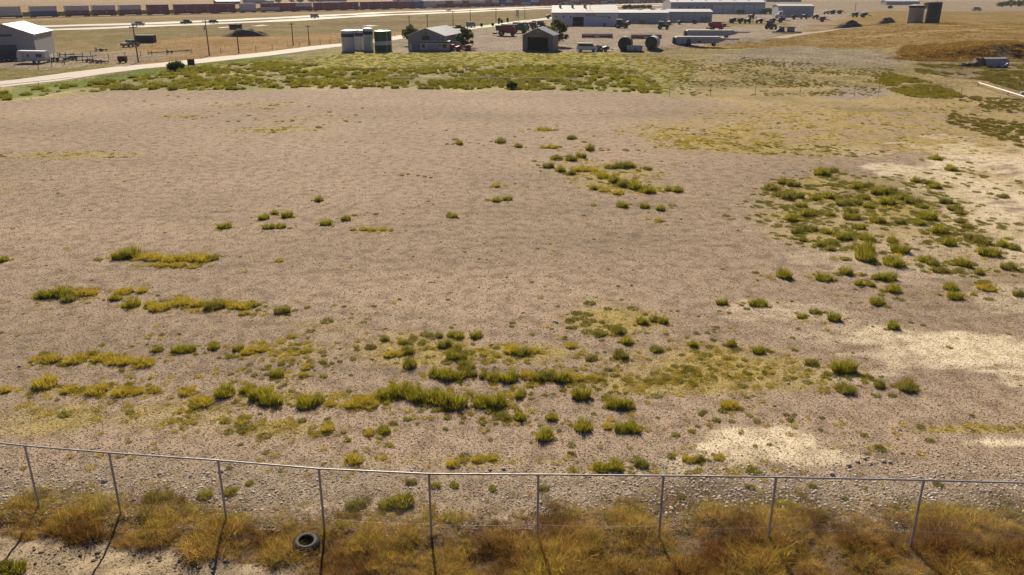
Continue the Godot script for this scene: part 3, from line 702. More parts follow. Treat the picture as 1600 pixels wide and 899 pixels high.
	clump_row("middle of the right-hand weeds", [24.78, -59.07, 0.53, 2, 18.79, -43.07, 0.36, 0, 24.48, -56.83, 0.46, 2, 23.79, -55.08, 0.54, 0, 25.8, -59.46, 0.53, 2, 23.35, -52.63, 0.41, 0, 18.78, -41.18, 0.26, 0, 20.9, -45.6, 0.61, 0, 21.61, -47.23, 0.59, 0, 22.8, -49.94, 0.47, 0, 26.38, -58.31, 0.47, 0, 19.33, -41.08, 0.26, 0, 20.15, -42.21, 0.28, 2, 18.55, -38.42, 0.42, 0, 25.28, -54.24, 0.53, 0, 20.67, -42.11, 0.46, 0, 24.13, -49.24, 0.37, 0, 20.18, -40.19, 0.41, 0, 22.19, -44.65, 0.59, 0, 23.68, -47.23, 0.51, 0, 26.65, -53.75, 0.35, 2])
	clump_row("far right weeds", [27.89, -53.59, 0.39, 0, 24.35, -45.36, 0.45, 0, 29.18, -55.08, 0.58, 0, 24.45, -44.65, 0.37, 2, 28.24, -51.55, 0.51, 0, 24.21, -43.4, 0.40, 2, 32.73, -59.66, 0.48, 2, 27.42, -48.69, 0.44, 0, 23.42, -40.58, 0.38, 0, 32.33, -57.56, 0.51, 2, 22.94, -39.24, 0.40, 0, 32.14, -56.47, 0.37, 2, 30.99, -54.24, 0.40, 2, 26.14, -44.54, 0.44, 0, 30.75, -52.79, 0.39, 2, 29.65, -50.08, 0.49, 2, 26.27, -43.07, 0.32, 2, 29.66, -48.96, 0.48, 2, 25.27, -40.58, 0.44, 1, 28.76, -46.59, 0.54, 0, 30.6, -48.41, 0.36, 0, 28.41, -43.96, 0.40, 2, 31.01, -47.88, 0.40, 2, 26.48, -39.62, 0.30, 2])
	var small := [-21.2, -30.8, 0.16, 1, -23.04, -37.63, 0.10, 0, -36.91, -64.07, 0.13, 0, -35.79, -62.53, 0.18, 0, -34.94, -61.48, 0.15, 1, -27.46, -47.75, 0.24, 1, -18.36, -33.21, 0.17, 0, -19, -37.8, 0.14, 2, -16.85, -33.42, 0.13, 1, -52.81, -118.46, 0.28, 2, -49.98, -114.32, 0.27, 0, -29.13, -66.63, 0.13, 1, -52.11, -125.22, 0.29, 2, -28.56, -66.15, 0.16, 0, -49.95, -123.65, 0.29, 2, -47.57, -121.37, 0.28, 2, -42.82, -115.67, 0.18, 0, -39.95, -108.02, 0.21, 0, -34.93, -94.82, 0.19, 0, -41.71, -116.36, 0.32, 0, -37.92, -106.25, 0.29, 0, -12.68, -31.87, 0.15, 0, -34.44, -99.2, 0.31, 0, -33.2, -99.2, 0.35, 2, -37.73, -114.32, 0.36, 1, -15.15, -43.4, 0.22, 1, -33.34, -103.98, 0.37, 2, -29.06, -92.54, 0.22, 0, -12.08, -36.95, 0.19, 1, -33.37, -113.66, 0.31, 2, -26.61, -90.79, 0.29, 2, -25.89, -94.35, 0.37, 1, -26.61, -99.2, 0.39, 2, -10.24, -37.8, 0.21, 0, -27.68, -112.36, 0.31, 0, -22.34, -94.35, 0.44, 2, -22.16, -96.24, 0.23, 0, -23.72, -106.83, 0.37, 2, -12.45, -54.08, 0.22, 1, -9.86, -44.54, 0.17, 1, -19.99, -98.69, 0.35, 2, -9.32, -44.19, 0.22, 1, -7.86, -36.95, 0.11, 0, -10.57, -52.01, 0.28, 0, -11.21, -55.77, 0.27, 0, -19.79, -103.98, 0.32, 2, -7.38, -35.65, 0.15, 1, -18.29, -98.19, 0.31, 0, -20.1, -110.46, 0.30, 2, -9.73, -56.12, 0.27, 0, -8.83, -51.25, 0.25, 1, -8.03, -51.86, 0.21, 0, -9.45, -68.61, 0.27, 0, -7.06, -51.86, 0.13, 2, -8.96, -69.13, 0.22, 0, -4.51, -33.28, 0.14, 2, -8.07, -68.61, 0.25, 0, -4.03, -33.64, 0.17, 2, -10.76, -101.27, 0.20, 0, -7.42, -68.11, 0.25, 0, -3.66, -31.94, 0.17, 2, -6.9, -67.86, 0.22, 0, -7.48, -92.54, 0.25, 0, -6.05, -86.28, 0.44, 0, -1.56, -23.8, 0.15, 1, -4.46, -84.37, 0.17, 2, -3.45, -83.99, 0.20, 0, -1.78, -40.78, 0.10, 2, -2.95, -82.89, 0.16, 0, -1.25, -32.07, 0.19, 2, -1.85, -60.25, 0.29, 0, -1.23, -40.58, 0.09, 2, -0.77, -25.13, 0.14, 2, -0.66, -50.37, 0.19, 1, -0.52, -64.98, 0.31, 1, 0, -23.72, 0.15, 1, 0.28, -88.27, 0.21, 0, 0.26, -65.68, 0.18, 0, 1.42, -81.82, 0.19, 0, 1.19, -64.52, 0.29, 1, 2.09, -74.98, 0.33, 0, 3.32, -87.87, 0.21, 0, 5.25, -95.76, 0.23, 0, 4.81, -82.17, 0.42, 0, 1.71, -25.75, 0.13, 2, 2.16, -26.16, 0.12, 2, 2.8, -31.94, 0.19, 1, 7.59, -85.12, 0.40, 0, 6.97, -75.58, 0.30, 0, 6.61, -67.61, 0.33, 2, 8.93, -88.68, 0.24, 2, 6.09, -58.69, 0.31, 0, 3.94, -36.05, 0.18, 2, 8.89, -81.47, 0.26, 0, 8.5, -75.28, 0.18, 0, 4.53, -36.62, 0.17, 1, 9.61, -80.43, 0.19, 0, 11.33, -80.43, 0.41, 2, 12.68, -83.62, 0.20, 0, 5.84, -35.58, 0.15, 0, 12.61, -80.43, 0.25, 0, 11.22, -70.98, 0.37, 0, 13.19, -80.09, 0.16, 0, 9.58, -54.91, 0.27, 1, 14.55, -82.17, 0.26, 0, 13.95, -74.98, 0.21, 0, 10.57, -53.42, 0.20, 1, 7.12, -33.71, 0.13, 2, 7.88, -37.37, 0.10, 0, 11.75, -57.93, 0.16, 2, 14.87, -73.21, 0.26, 1, 7.29, -32.94, 0.17, 1, 8.23, -37.37, 0.13, 0, 10.29, -37.37, 0.13, 2, 10.71, -37.12, 0.17, 0, 13.53, -38.51, 0.13, 2, 18.68, -54.24, 0.22, 2, 12.01, -32.2, 0.20, 1, 17.35, -48.69, 0.24, 2, 12.84, -34.07, 0.15, 0, 12.52, -32.73, 0.20, 2, 12.5, -30.38, 0.16, 1, 22.58, -57.19, 0.28, 2, 21.28, -53.59, 0.28, 0, 13.18, -30.5, 0.16, 1, 21.62, -52.16, 0.30, 0, 27.39, -66.15, 0.37, 0, 18.22, -35.89, 0.21, 0, 27.97, -57.19, 0.33, 2, 19.07, -35.81, 0.15, 2, 19.5, -35.5, 0.18, 0, 36.1, -66.15, 0.32, 2, 37.56, -67.86, 0.33, 0, 42.32, -74.38, 0.36, 2, 24.14, -39.62, 0.23, 2, 37.59, -62.32, 0.35, 0, 27.47, -43.4, 0.25, 2]
	var light_meshes := []
	for k in 3: light_meshes.append(clump_mesh(400 + k, [260, 130, 220][k], pals[k], 0.8, 0.45, 0.045, 0.4, 2))
	var xfs := [[], [], []]
	var cols := [[], [], []]
	for i in range(0, small.size(), 4):
		var k: int = small[i + 3]
		var r: float = small[i + 2]
		xfs[k].append(turned(on(small[i], small[i + 1]), Vector3(r, r * 0.8, r * 0.8)))
		cols[k].append(Color.WHITE)
	# feathery sprigs round the bigger clumps
	for s in halo:
		xfs[s[3]].append(turned(on(s[0], s[1]), Vector3(s[2], s[2] * rng.randf_range(0.5, 1.1), s[2])))
		cols[s[3]].append(Color.WHITE * rng.randf_range(0.8, 1.2))
	# low mats on the gravel
	for i in range(0, mats_list.size(), 6):
		var area: float = PI * mats_list[i + 2] * mats_list[i + 3]
		var n := int(area * mats_list[i + 4] * (0.55 if mats_list[i + 5] == 2 else 1.0))
		for j in n:
			var a := rng.randf() * TAU
			var q := pow(rng.randf(), 0.6)
			var x: float = mats_list[i] + cos(a) * q * mats_list[i + 2]
			var z: float = mats_list[i + 1] + sin(a) * q * mats_list[i + 3]
			if n_fine.get_noise_2d(x * 0.7, z * 0.7 + 40.0) < -0.02 and rng.randf() < 0.9: continue
			var k: int = mats_list[i + 5] if rng.randf() < 0.8 else 2
			var r := rng.randf_range(0.09, 0.36) * (1.05 if mats_list[i + 5] == 2 else 0.85)
			xfs[k].append(turned(on(x, z), Vector3(r, r * rng.randf_range(0.35, 0.7), r)))
			cols[k].append(Color.WHITE * rng.randf_range(0.8, 1.15))
	# wisps strewn through the near rows
	for i in 2600:
		var x := rng.randf_range(-17.0, 15.0)
		var d := 30.0 + rng.randfn(0.0, 3.2)
		if n_fine.get_noise_2d(x * 0.35 + 80.0, d * 0.5) < rng.randf_range(-0.15, 0.3): continue
		var r := rng.randf_range(0.05, 0.2)
		var k: int = [0, 1, 1, 1, 2][rng.randi() % 5]
		xfs[k].append(turned(on(x, -d), Vector3(r, r * rng.randf_range(0.5, 1.2), r)))
		cols[k].append(Color.WHITE * rng.randf_range(0.8, 1.2))
	# stray sprigs anywhere on the yard
	for i in 1500:
		var d := 23.0 + 108.0 * rng.randf()
		var x := rng.randf_range(-0.8, 0.8) * d
		var r := rng.randf_range(0.04, 0.16)
		var k: int = [0, 1, 1, 2][rng.randi() % 4]
		xfs[k].append(turned(on(x, -d), Vector3(r, r * 0.7, r)))
		cols[k].append(Color.WHITE * rng.randf_range(0.7, 1.1))
	# the weed belt between the yard and the lane
	var belt := [Vector2(-88.22, -92.09), Vector2(-94.64, -99.2), Vector2(-77.01, -124.43), Vector2(-71.49, -136.4), Vector2(-69.13, -147.47), Vector2(-69.76, -165.68), Vector2(-64.75, -180.44), Vector2(-52.27, -196.08), Vector2(-41.14, -208.06), Vector2(-16.14, -212.37), Vector2(16.14, -212.37), Vector2(33.23, -208.06), Vector2(40.65, -183.7), Vector2(31.07, -144.28), Vector2(23.39, -126.02), Vector2(8.09, -131.01), Vector2(-20.75, -134.56), Vector2(-50.89, -131.88), Vector2(-63.51, -132.76), Vector2(-74.33, -119.9)]
	var front := [Vector2(-87.82, -91.65), Vector2(-96.52, -101.27), Vector2(-78.92, -127.64), Vector2(-71.8, -150.8), Vector2(-65.49, -171.3), Vector2(-53.74, -185.38), Vector2(-30.93, -168.44), Vector2(-13.32, -174.24), Vector2(13.43, -175.75), Vector2(24.97, -163.01), Vector2(23.67, -127.64), Vector2(8.09, -131.01), Vector2(-20.75, -134.56), Vector2(-50.89, -131.88), Vector2(-63.51, -132.76), Vector2(-73.47, -118.46)]
	var pb := PackedVector2Array(belt)
	var pf := PackedVector2Array(front)
	for i in 15000:
		var p := Vector2(rng.randf_range(-140.0, 62.0), rng.randf_range(-222.0, -100.0))
		if not Geometry2D.is_point_in_polygon(p, pb): continue
		var nz := n_mid.get_noise_2d(p.x * 0.55, p.y * 0.3) + 0.5 * n_fine.get_noise_2d(p.x * 0.3, p.y * 0.3)
		if Geometry2D.is_point_in_polygon(p, pf):
			if nz < rng.randf_range(-0.35, 0.35): continue
			var r := rng.randf_range(0.3, 0.95) + 0.3 * maxf(nz, 0.0)
			var k := 0 if rng.randf() < 0.25 else 2
			xfs[k].append(turned(on(p.x, p.y), Vector3(r, r * rng.randf_range(0.8, 1.3), r)))
			cols[k].append(Color(1.05, 1.05, 1.0) * rng.randf_range(0.6, 1.35))
		elif rng.randf() < 0.85:
			var r := rng.randf_range(0.3, 0.7)
			var k := 1 if rng.randf() < 0.35 else 2
			xfs[k].append(turned(on(p.x, p.y), Vector3(r, r * rng.randf_range(0.3, 0.6), r)))
			cols[k].append(Color(1.1, 1.12, 0.95) * rng.randf_range(0.85, 1.25))
	# rounder, leafier bushes standing in the front half of the belt
	var bx := []
	var bc := []
	for i in 6000:
		var p := Vector2(rng.randf_range(-140.0, 62.0), rng.randf_range(-205.0, -100.0))
		if bx.size() > 1100: break
		if not Geometry2D.is_point_in_polygon(p, pf) or n_mid.get_noise_2d(p.x * 0.6 + 33.0, p.y * 0.35) < rng.randf_range(-0.3, 0.3): continue
		var r := rng.randf_range(0.3, 0.8)
		bx.append(turned(on(p.x, p.y), Vector3(r, r * rng.randf_range(1.1, 1.7), r)))
		bc.append(Color(0.9, 0.95, 0.9) * rng.randf_range(0.7, 1.1))
	mass("bushy_weeds", clump_meshes[1], leaf_mat, bx, bc, "leafy rounded weeds standing through the belt")
	# the right-hand slope: a dense green patch, dry tussocks and the dark growth of the bank
	var spots := [[[Vector2(66.98, -153.09), Vector2(72.09, -156.67), Vector2(72.13, -144.28), Vector2(68.35, -124.43), Vector2(63.18, -119.9), Vector2(59.69, -124.43), Vector2(60.45, -136.4)], 330, 0, 0.4, 0.9, 0.9], [[Vector2(101.78, -216.6), Vector2(121.17, -200.11), Vector2(147.74, -195.04), Vector2(140.18, -183.7), Vector2(113.14, -185.38), Vector2(95.6, -187.08), Vector2(87.01, -190.29)], 2000, 3, 0.5, 1.4, 1.0], [[Vector2(85.41, -180.44), Vector2(133.17, -174.24), Vector2(96.27, -124.43), Vector2(78.94, -124.43), Vector2(83.28, -146.39), Vector2(77.48, -157.9)], 1500, 2, 0.3, 0.9, 0.9], [[Vector2(37.43, -188.82), Vector2(57.29, -197.98), Vector2(77.32, -168.44), Vector2(54.87, -124.43), Vector2(25.03, -124.43)], 1500, 2, 0.12, 0.4, 1.0], [[Vector2(67.39, -124.43), Vector2(81.72, -117.05), Vector2(56.18, -78.75), Vector2(51.55, -81.47), Vector2(52.75, -99.2)], 900, 2, 0.15, 0.5, 1.0], [[Vector2(34.75, -217.92), Vector2(79.9, -239.61), Vector2(94.55, -214.81), Vector2(102.73, -218.69), Vector2(153.31, -202.6), Vector2(224.49, -298.68), Vector2(142.7, -358.23), Vector2(121.88, -330.24), Vector2(74.37, -258.75)], 6000, 4, 0.3, 0.7, 0.5]]
	xfs.append([])
	cols.append([])
	light_meshes.append(clump_mesh(410, 90, pal_dry, 0.85, 0.5, 0.045, 0.4, 2))
	for s in spots:
		var pp := PackedVector2Array(s[0])
		var bb := Rect2(pp[0], Vector2.ZERO)
		for q in pp: bb = bb.expand(q)
		var made := 0
		var tries := 0
		while made < s[1] and tries < s[1] * 6:
			tries += 1
			var p := bb.position + Vector2(rng.randf(), rng.randf()) * bb.size
			if not Geometry2D.is_point_in_polygon(p, pp) or n_mid.get_noise_2d(p.x * 0.5, p.y * 0.4) < rng.randf_range(-0.3, 0.15): continue
			made += 1
			var r := rng.randf_range(s[3], s[4])
			var k: int = s[2] if s[2] < 3 else 3
			xfs[k].append(turned(on(p.x, p.y), Vector3(r, r * s[5] * rng.randf_range(0.5, 1.0), r)))
			cols[k].append(Color(0.85, 0.78, 0.68) * rng.randf_range(0.65, 1.2))
	for k in 4:
		mass(["green_weeds", "yellow_weeds", "olive_weeds", "dry_weeds"][k], light_meshes[k], leaf_mat, xfs[k], cols[k], ["low green weeds spread across the belt and yard", "thin yellow mats of weed on the gravel", "olive weeds filling the belt before the lane", "dry brown tussocks covering the bank and rise"][k])

func grass_edge(x: float) -> float:
	# how far the dry grass reaches beyond the fence line
	return 20.85 + 0.55 * n_mid.get_noise_2d(x * 2.0, 50.0) + 0.45 * n_fine.get_noise_2d(x * 0.9, 8.0) + 0.9 * smoothstep(-6.0, -13.0, x) + 0.3 * smoothstep(-2.0, 3.0, x)

func make_dry_grass() -> void:
	var m := tinted(0.75, 0.85)
	var kinds := []
	for j in 4: kinds.append(clump_mesh(500 + j, 56, pal_dry, 0.42, 0.75, 0.010, 0.55, 3))
	for j in 2: kinds.append(clump_mesh(510 + j, 70, pal_olive if j else pal_yellow, 0.5, 0.8, 0.014, 0.5, 2))
	var xfs := [[], [], [], [], [], []]
	var cols := [[], [], [], [], [], []]
	for i in 31000:
		var d := rng.randf_range(13.5, 22.8)
		var x := rng.randf_range(-21.0, 21.0)
		if bare_dirt(x, -d) > 0.25: continue
		if Vector2(x, -d).distance_to(Vector2(-5.88, -19.23)) < 0.33: continue
		var e := grass_edge(x)
		var nz := n_fine.get_noise_2d(x * 0.8, d * 0.8 + 20.0)
		var over := d - e
		if over > 0.0 and rng.randf() > exp(-over * 3.0) * 0.5: continue
		if nz < -0.5 and rng.randf() < 0.8: continue
		var edge := smoothstep(-1.1, 0.1, over)
		var k := rng.randi() % 4
		if rng.randf() < 0.12 + 0.55 * edge: k = 4 + rng.randi() % 2
		var s := rng.randf_range(0.27, 0.54) * (1.0 - 0.5 * edge) * clampf(1.0 + 1.5 * nz, 0.55, 1.6)
		var lean := Basis(Vector3(1, 0, 0.3).normalized(), rng.randfn(0.1, 0.3)) * Basis(Vector3(0, 0, 1), rng.randfn(0.0, 0.35))
		xfs[k].append(Transform3D(lean * Basis(Vector3.UP, rng.randf() * TAU) * Basis.from_scale(Vector3(s * 0.9, s, s * 0.9)), on(x, -d)))
		var hue := n_mid.get_noise_2d(x * 2.5, d * 2.5 + 70.0)
		cols[k].append(Color(1.0, 1.0 - 0.55 * maxf(hue, 0.0), 1.0 - 0.5 * maxf(hue, 0.0)) * (rng.randf_range(0.7, 1.35) * (1.0 - 0.45 * smoothstep(0.08, 0.35, hue))))
	for k in 6:
		mass("dry_grass", kinds[k], m, xfs[k], cols[k], "long dry golden grass along the chain-link fence" if k < 4 else "short yellow green grass at the edge of the dry grass")
	# greener tufts that stand out by the fence
	var g := [-11.3, -21.59, 0.32, 0.48, -10.86, -21.72, 0.24, 0.41, -3.43, -21.42, 0.44, 0.47, -4.86, -21.25, 0.36, 0.4, -3.87, -21.25, 0.32, 0.4, -2.47, -22.29, 0.21, 0.29, -3.27, -22.47, 0.21, 0.29, -1.85, -22.29, 0.19, 0.29, 9.68, -22.29, 0.16, 0.29, 7.64, -22.21, 0.18, 0.25, 8.25, -21.25, 0.12, 0.27, 11.29, -22.11, 0.12, 0.21, 13.75, -22.36, 0.19, 0.25, -8.49, -22.43, 0.17, 0.29, -13.71, -18.22, 0.39, 0.37, -14.02, -18.3, 0.28, 0.32, -8.95, -21.93, 0.28, 0.28, -9.7, -21.76, 0.28, 0.28, 1.02, -22.11, 0.2, 0.25, -0.61, -22.11, 0.18, 0.21, 11.84, -21.12, 0.12, 0.16, 10.44, -21.59, 0.12, 0.17]
	var by := ["by the second left bay", "right of the green tuft by the second left bay", "behind the middle-left bay", "left of the middle-left tuft", "close to the middle-left tuft", "by the rail at the middle post", "left of the middle post near the rail", "right of the middle post near the rail", "under the rail near the sixth post", "among cobbles under the rail right of centre", "at the foot of the right-centre post", "among cobbles in the right bay", "right of the rightmost post under the rail", "beside the dark stone in the third bay", "at the near left corner of the track", "at the very corner of the track", "in grass beyond the third post", "in grass left of the third post", "under the rail near the middle-right post", "under the rail in the middle bay", "between the two right posts", "in cobbles left of the rightmost post"]
	for i in by.size():
		var r: float = g[i * 4 + 2]
		var o := single(clump_meshes[(i % 4) if i % 3 else 8 + i % 4], "grass_tuft", leaf_mat, "green grass tuft " + by[i], "grass tuft", "green tufts by the fence")
		o.transform = Transform3D(Basis(Vector3.UP, i * 2.1) * Basis.from_scale(Vector3(r, r * 1.0, r * 0.9)), on(g[i * 4], g[i * 4 + 1]))

# ---------- the chain-link fence ----------
func make_fence() -> void:
	var t := [Vector2(-20.93, -22.21), Vector2(-17.36, -21.63), Vector2(-14.57, -21.11), Vector2(-11.87, -20.72), Vector2(-8.52, -20.31), Vector2(-5.5, -19.87), Vector2(-2.34, -19.61), Vector2(0.74, -19.58), Vector2(4.25, -19.52), Vector2(7.39, -19.45), Vector2(11.45, -19.3), Vector2(15.17, -19.11), Vector2(18.51, -18.87)]
	var o := thing("chain_link_fence", "galvanised chain-link fence with a pale top rail along the dry grass", "fence", Vector3.ZERO)
	var steel := mat(0.50, 0.48, 0.46, 0.5, 0.35)
	var dark := mat(0.46, 0.45, 0.44, 0.55, 0.3)
	for i in t.size():
		var p: Vector2 = t[i]
		var y := ground(p.x, p.y)
		var st := begin()
		tube(st, Vector3(p.x, y - 0.2, p.y), Vector3(p.x, 2.15, p.y), 0.034, 0.034, 10)
		var post := part(st, "post", dark, o)
		st = begin()
		lathe(st, [Vector2(0.043, 2.135), Vector2(0.043, 2.17), Vector2(0.036, 2.20)], 10, Transform3D(Basis.IDENTITY, Vector3(p.x, 0, p.y)))
		part(st, "cap", steel, post)
		if i == t.size() - 1: continue
		var q: Vector2 = t[i + 1]
		st = begin()
		tube(st, Vector3(p.x, 2.2, p.y), Vector3(q.x, 2.2, q.y), 0.027, 0.027, 10)
		part(st, "rail", steel, o)
		st = begin()
		var yq := ground(q.x, q.y)
		for k in 8:
			var a := p.lerp(q, k / 8.0)
			var b := p.lerp(q, (k + 1) / 8.0)
			var sag := func(u: float) -> float: return 0.55 - 0.05 * sin(u * PI)
			tube(st, Vector3(a.x, sag.call(k / 8.0), a.y + 0.04), Vector3(b.x, sag.call((k + 1) / 8.0), b.y + 0.04), 0.004, 0.004, 4, false)
		part(st, "wire", steel, o)
		# woven wire: two families of diagonals in the plane of the bay
		st = begin()
		var ln := (q - p).length()
		var lo := 0.05
		var hi := 2.14
		var n := int((ln + hi - lo) / 0.09)
		for k in n:
			var s0 := k * 0.09 - (hi - lo)
			for dirn in [1.0, -1.0]:
				var a := Vector2(s0, lo)
				var b := Vector2(s0 + (hi - lo), hi)
				if a.x < 0.0: a = Vector2(0, lo - s0)
				if b.x > ln: b = Vector2(ln, lo + ln - s0)
				if b.x - a.x < 0.03: continue
				if dirn < 0.0:
					a.x = ln - a.x
					b.x = ln - b.x
				var fa := p.lerp(q, a.x / ln)
				var fb := p.lerp(q, b.x / ln)
				tube(st, Vector3(fa.x, a.y, fa.y + 0.035), Vector3(fb.x, b.y, fb.y + 0.035), 0.0009, 0.0009, 3, false)
		var net := part(st, "wire_mesh", dark, o)
		net.set_meta("kind", "stuff")

# ---------- tanks ----------
func tank(called: String, label: String, at: Vector3, r: float, h: float, wall: Material, bands: Array, band_mat: Material, roof: Material, group := "") -> void:
	var o := thing(called, label, "tank", at, 0.0, group)
	var st := begin()
	lathe(st, [Vector2(r, -0.3), Vector2(r, h)], 40)
	part(st, "shell", wall, o)
	st = begin()
	lathe(st, [Vector2(r + 0.05, h - 0.06), Vector2(r + 0.05, h + 0.03), Vector2(r * 0.35, h + r * 0.16), Vector2(0.0, h + r * 0.17)], 40)
	var top := part(st, "roof", roof, o)
	st = begin()
	tube(st, Vector3(r * 0.2, h + 0.1, 0), Vector3(r * 0.2, h + 0.5, 0), 0.14, 0.14, 10)
	part(st, "vent", roof, top)
	for b in bands:
		st = begin()
		lathe(st, [Vector2(r + 0.015, h * (1.0 - b[1])), Vector2(r + 0.015, h * (1.0 - b[0]))], 40)
		part(st, "band", band_mat, o)
	st = begin()
	for y in int(h / 0.35): tube(st, Vector3(-0.2, 0.3 + y * 0.35, r + 0.12), Vector3(0.2, 0.3 + y * 0.35, r + 0.12), 0.02, 0.02, 4)
	for s in [-0.2, 0.2]: tube(st, Vector3(s, 0.1, r + 0.12), Vector3(s, h + 0.6, r + 0.12), 0.025, 0.025, 5)
	var lad := part(st, "ladder", roof, o)
	lad.rotation.y = 1.9

func make_tanks() -> void:
	var white := mat(0.62, 0.62, 0.63, 0.45)
	var blue := mat(0.02, 0.04, 0.11, 0.5)
	var green := mat(0.02, 0.10, 0.035, 0.45)
	var pale := mat(0.72, 0.72, 0.70, 0.5)
	var g := "white tanks with a navy band"
	tank("storage_tank", "stout white tank with navy band, foremost on the left of its row", on(-42.09, -216.86), 1.62, 5.05, white, [[0.13, 0.31]], blue, pale, g)
	tank("storage_tank", "slim white tank with navy band, half hidden behind the stout one", on(-41.26, -222.75), 1.2, 4.95, white, [[0.13, 0.31]], blue, pale, g)
	tank("storage_tank", "slim white tank with navy band, third from the left", on(-39.61, -222.02), 1.15, 5.0, white, [[0.13, 0.31]], blue, pale, g)
	tank("storage_tank", "tallest white tank with navy band, at the right end of its row", on(-37.29, -219.18), 1.25, 5.5, white, [[0.12, 0.27]], blue, pale, g)
	tank("green_tank", "green tank with white band in front of its twin", on(-33.8, -217.78), 1.62, 4.95, green, [[0.5, 0.69]], white, pale, "green tanks with a white band")
	tank("green_tank", "green tank with white band, behind and right of its twin", on(-32.58, -220.59), 1.12, 4.95, green, [[0.5, 0.69]], white, pale, "green tanks with a white band")
	tank("oil_tank", "grey upright tank with a dark rim on the dry rise", on(156.4, -331.21), 2.9, 6.3, mat(0.42, 0.37, 0.31, 0.7), [[0.0, 0.13]], mat(0.03, 0.03, 0.03, 0.7), mat(0.35, 0.33, 0.3, 0.7))
	tank("oil_tank", "black upright tank on the dry rise beside the grey one", on(158.91, -322.38), 2.5, 7.4, mat(0.016, 0.016, 0.018, 0.6), [], blue, mat(0.05, 0.05, 0.05, 0.7))
	# two lying tanks seen end-on in the equipment yard
	for k in 2:
		var o := thing("lying_tank", ["black round tank lying on its side in the equipment yard", "green round tank with pale flank lying in the equipment yard"][k], "tank", on([29.19, -219.09][0], [29.19, -219.09][1]) if k == 0 else on([36.19, -219.76][0], [36.19, -219.76][1]), [-0.25, -0.35][k])
		var r: float = [1.72, 1.62][k]
		var st := begin()
		var xf := Transform3D(Basis(Vector3.RIGHT, -PI / 2), Vector3(0, r, 0))
		lathe(st, [Vector2(r, 0.0), Vector2(r, 4.2)], 36, xf)
		part(st, "shell", [mat(0.02, 0.02, 0.02, 0.6), mat(0.66, 0.66, 0.62, 0.5)][k], o)
		for e in [0.0, 4.2]:
			st = begin()
			var s := -1.0 if e == 0.0 else 1.0
			lathe(st, [Vector2(0, e + s * 0.32), Vector2(r * 0.6, e + s * 0.22), Vector2(r, e)] if s < 0 else [Vector2(r, e), Vector2(r * 0.6, e + s * 0.22), Vector2(0, e + s * 0.32)], 36, xf)
			part(st, "end_cap", [mat(0.014, 0.014, 0.014, 0.6), mat(0.015, 0.06, 0.03, 0.5)][k], o)
		st = begin()
		for z in [-0.8, -3.4]: box(st, Vector3(-1.1, 0, z - 0.12), Vector3(1.1, 0.35, z + 0.12))
		part(st, "cradle", mat(0.08, 0.07, 0.06), o)

# ---------- buildings ----------
func gable(called: String, label: String, cat: String, at: Vector3, yaw: float, w: float, l: float, eave: float, peak: float, wall: Material, roof: Material, door: Array) -> Node3D:
	var o := thing(called, label, cat, at, yaw)
	var hw := w / 2.0
	var st := begin()
	var prof := [Vector2(-hw, 0), Vector2(hw, 0), Vector2(hw, eave), Vector2(0, peak), Vector2(-hw, eave)]
	if door.size():
		prof = [Vector2(-hw, 0), Vector2(door[0], 0), Vector2(door[0], door[2]), Vector2(door[1], door[2]), Vector2(door[1], 0), Vector2(hw, 0), Vector2(hw, eave), Vector2(0, peak), Vector2(-hw, eave)]
	prism(st, prof, -0.15, 0.0)
	part(st, "wall", wall, o)
	st = begin()
	for k in int(w / 0.6):
		var x := -hw + 0.3 + k * 0.6
		if door.size() and x > door[0] - 0.1 and x < door[1] + 0.1: continue
		box(st, Vector3(x - 0.04, 0.05, 0.0), Vector3(x + 0.04, peak - (peak - eave) * absf(x) / hw - 0.1, 0.035))
	part(st, "wall_ribs", wall, o)
	st = begin()
	prism(st, [Vector2(-hw, 0), Vector2(hw, 0), Vector2(hw, eave), Vector2(0, peak), Vector2(-hw, eave)], -l, -l + 0.15)
	part(st, "wall", wall, o)
	for s in [-1.0, 1.0]:
		st = begin()
		box(st, Vector3(minf(s * hw, s * (hw - 0.15)), 0, -l + 0.15), Vector3(maxf(s * hw, s * (hw - 0.15)), eave - 0.05, -0.15))
		part(st, "wall", wall, o)
		st = begin()
		var dx := hw + 0.25
		var dy := (peak - eave) / hw
		prism(st, [Vector2(0, peak + 0.02), Vector2(s * dx, peak + 0.02 - dy * dx), Vector2(s * dx, peak + 0.14 - dy * dx), Vector2(0, peak + 0.14)] if s < 0 else [Vector2(0, peak + 0.14), Vector2(0, peak + 0.02), Vector2(dx, peak + 0.02 - dy * dx), Vector2(dx, peak + 0.14 - dy * dx)], -l - 0.25, 0.25)
		part(st, "roof", roof, o)
		# standing seams
		st = begin()
		for k in int(l / 0.9) + 1:
			var z := 0.2 - k * 0.9
			var a := Vector3(s * 0.05, peak + 0.15 - dy * 0.05, z)
			var b := Vector3(s * dx, peak + 0.15 - dy * dx, z)
			tube(st, a, b, 0.03, 0.03, 4, false)
		part(st, "roof_seams", roof, o)
	return o

func window_on(o: Node3D, x: float, y: float, w: float, h: float, z := 0.0, frame := Color(0.5, 0.5, 0.5), pane_c := Color(0.03, 0.035, 0.04)) -> void:
	var st := begin()
	prism(st, [Vector2(x - w / 2 - 0.08, y - 0.08), Vector2(x + w / 2 + 0.08, y - 0.08), Vector2(x + w / 2 + 0.08, y + h + 0.08), Vector2(x - w / 2 - 0.08, y + h + 0.08)], z - 0.02, z + 0.05)
	var f := part(st, "window", mat(frame.r, frame.g, frame.b), o)
	st = begin()
	prism(st, [Vector2(x - w / 2, y), Vector2(x + w / 2, y), Vector2(x + w / 2, y + h), Vector2(x - w / 2, y + h)], z, z + 0.06)
	part(st, "pane", mat(pane_c.r, pane_c.g, pane_c.b, 0.2), f)

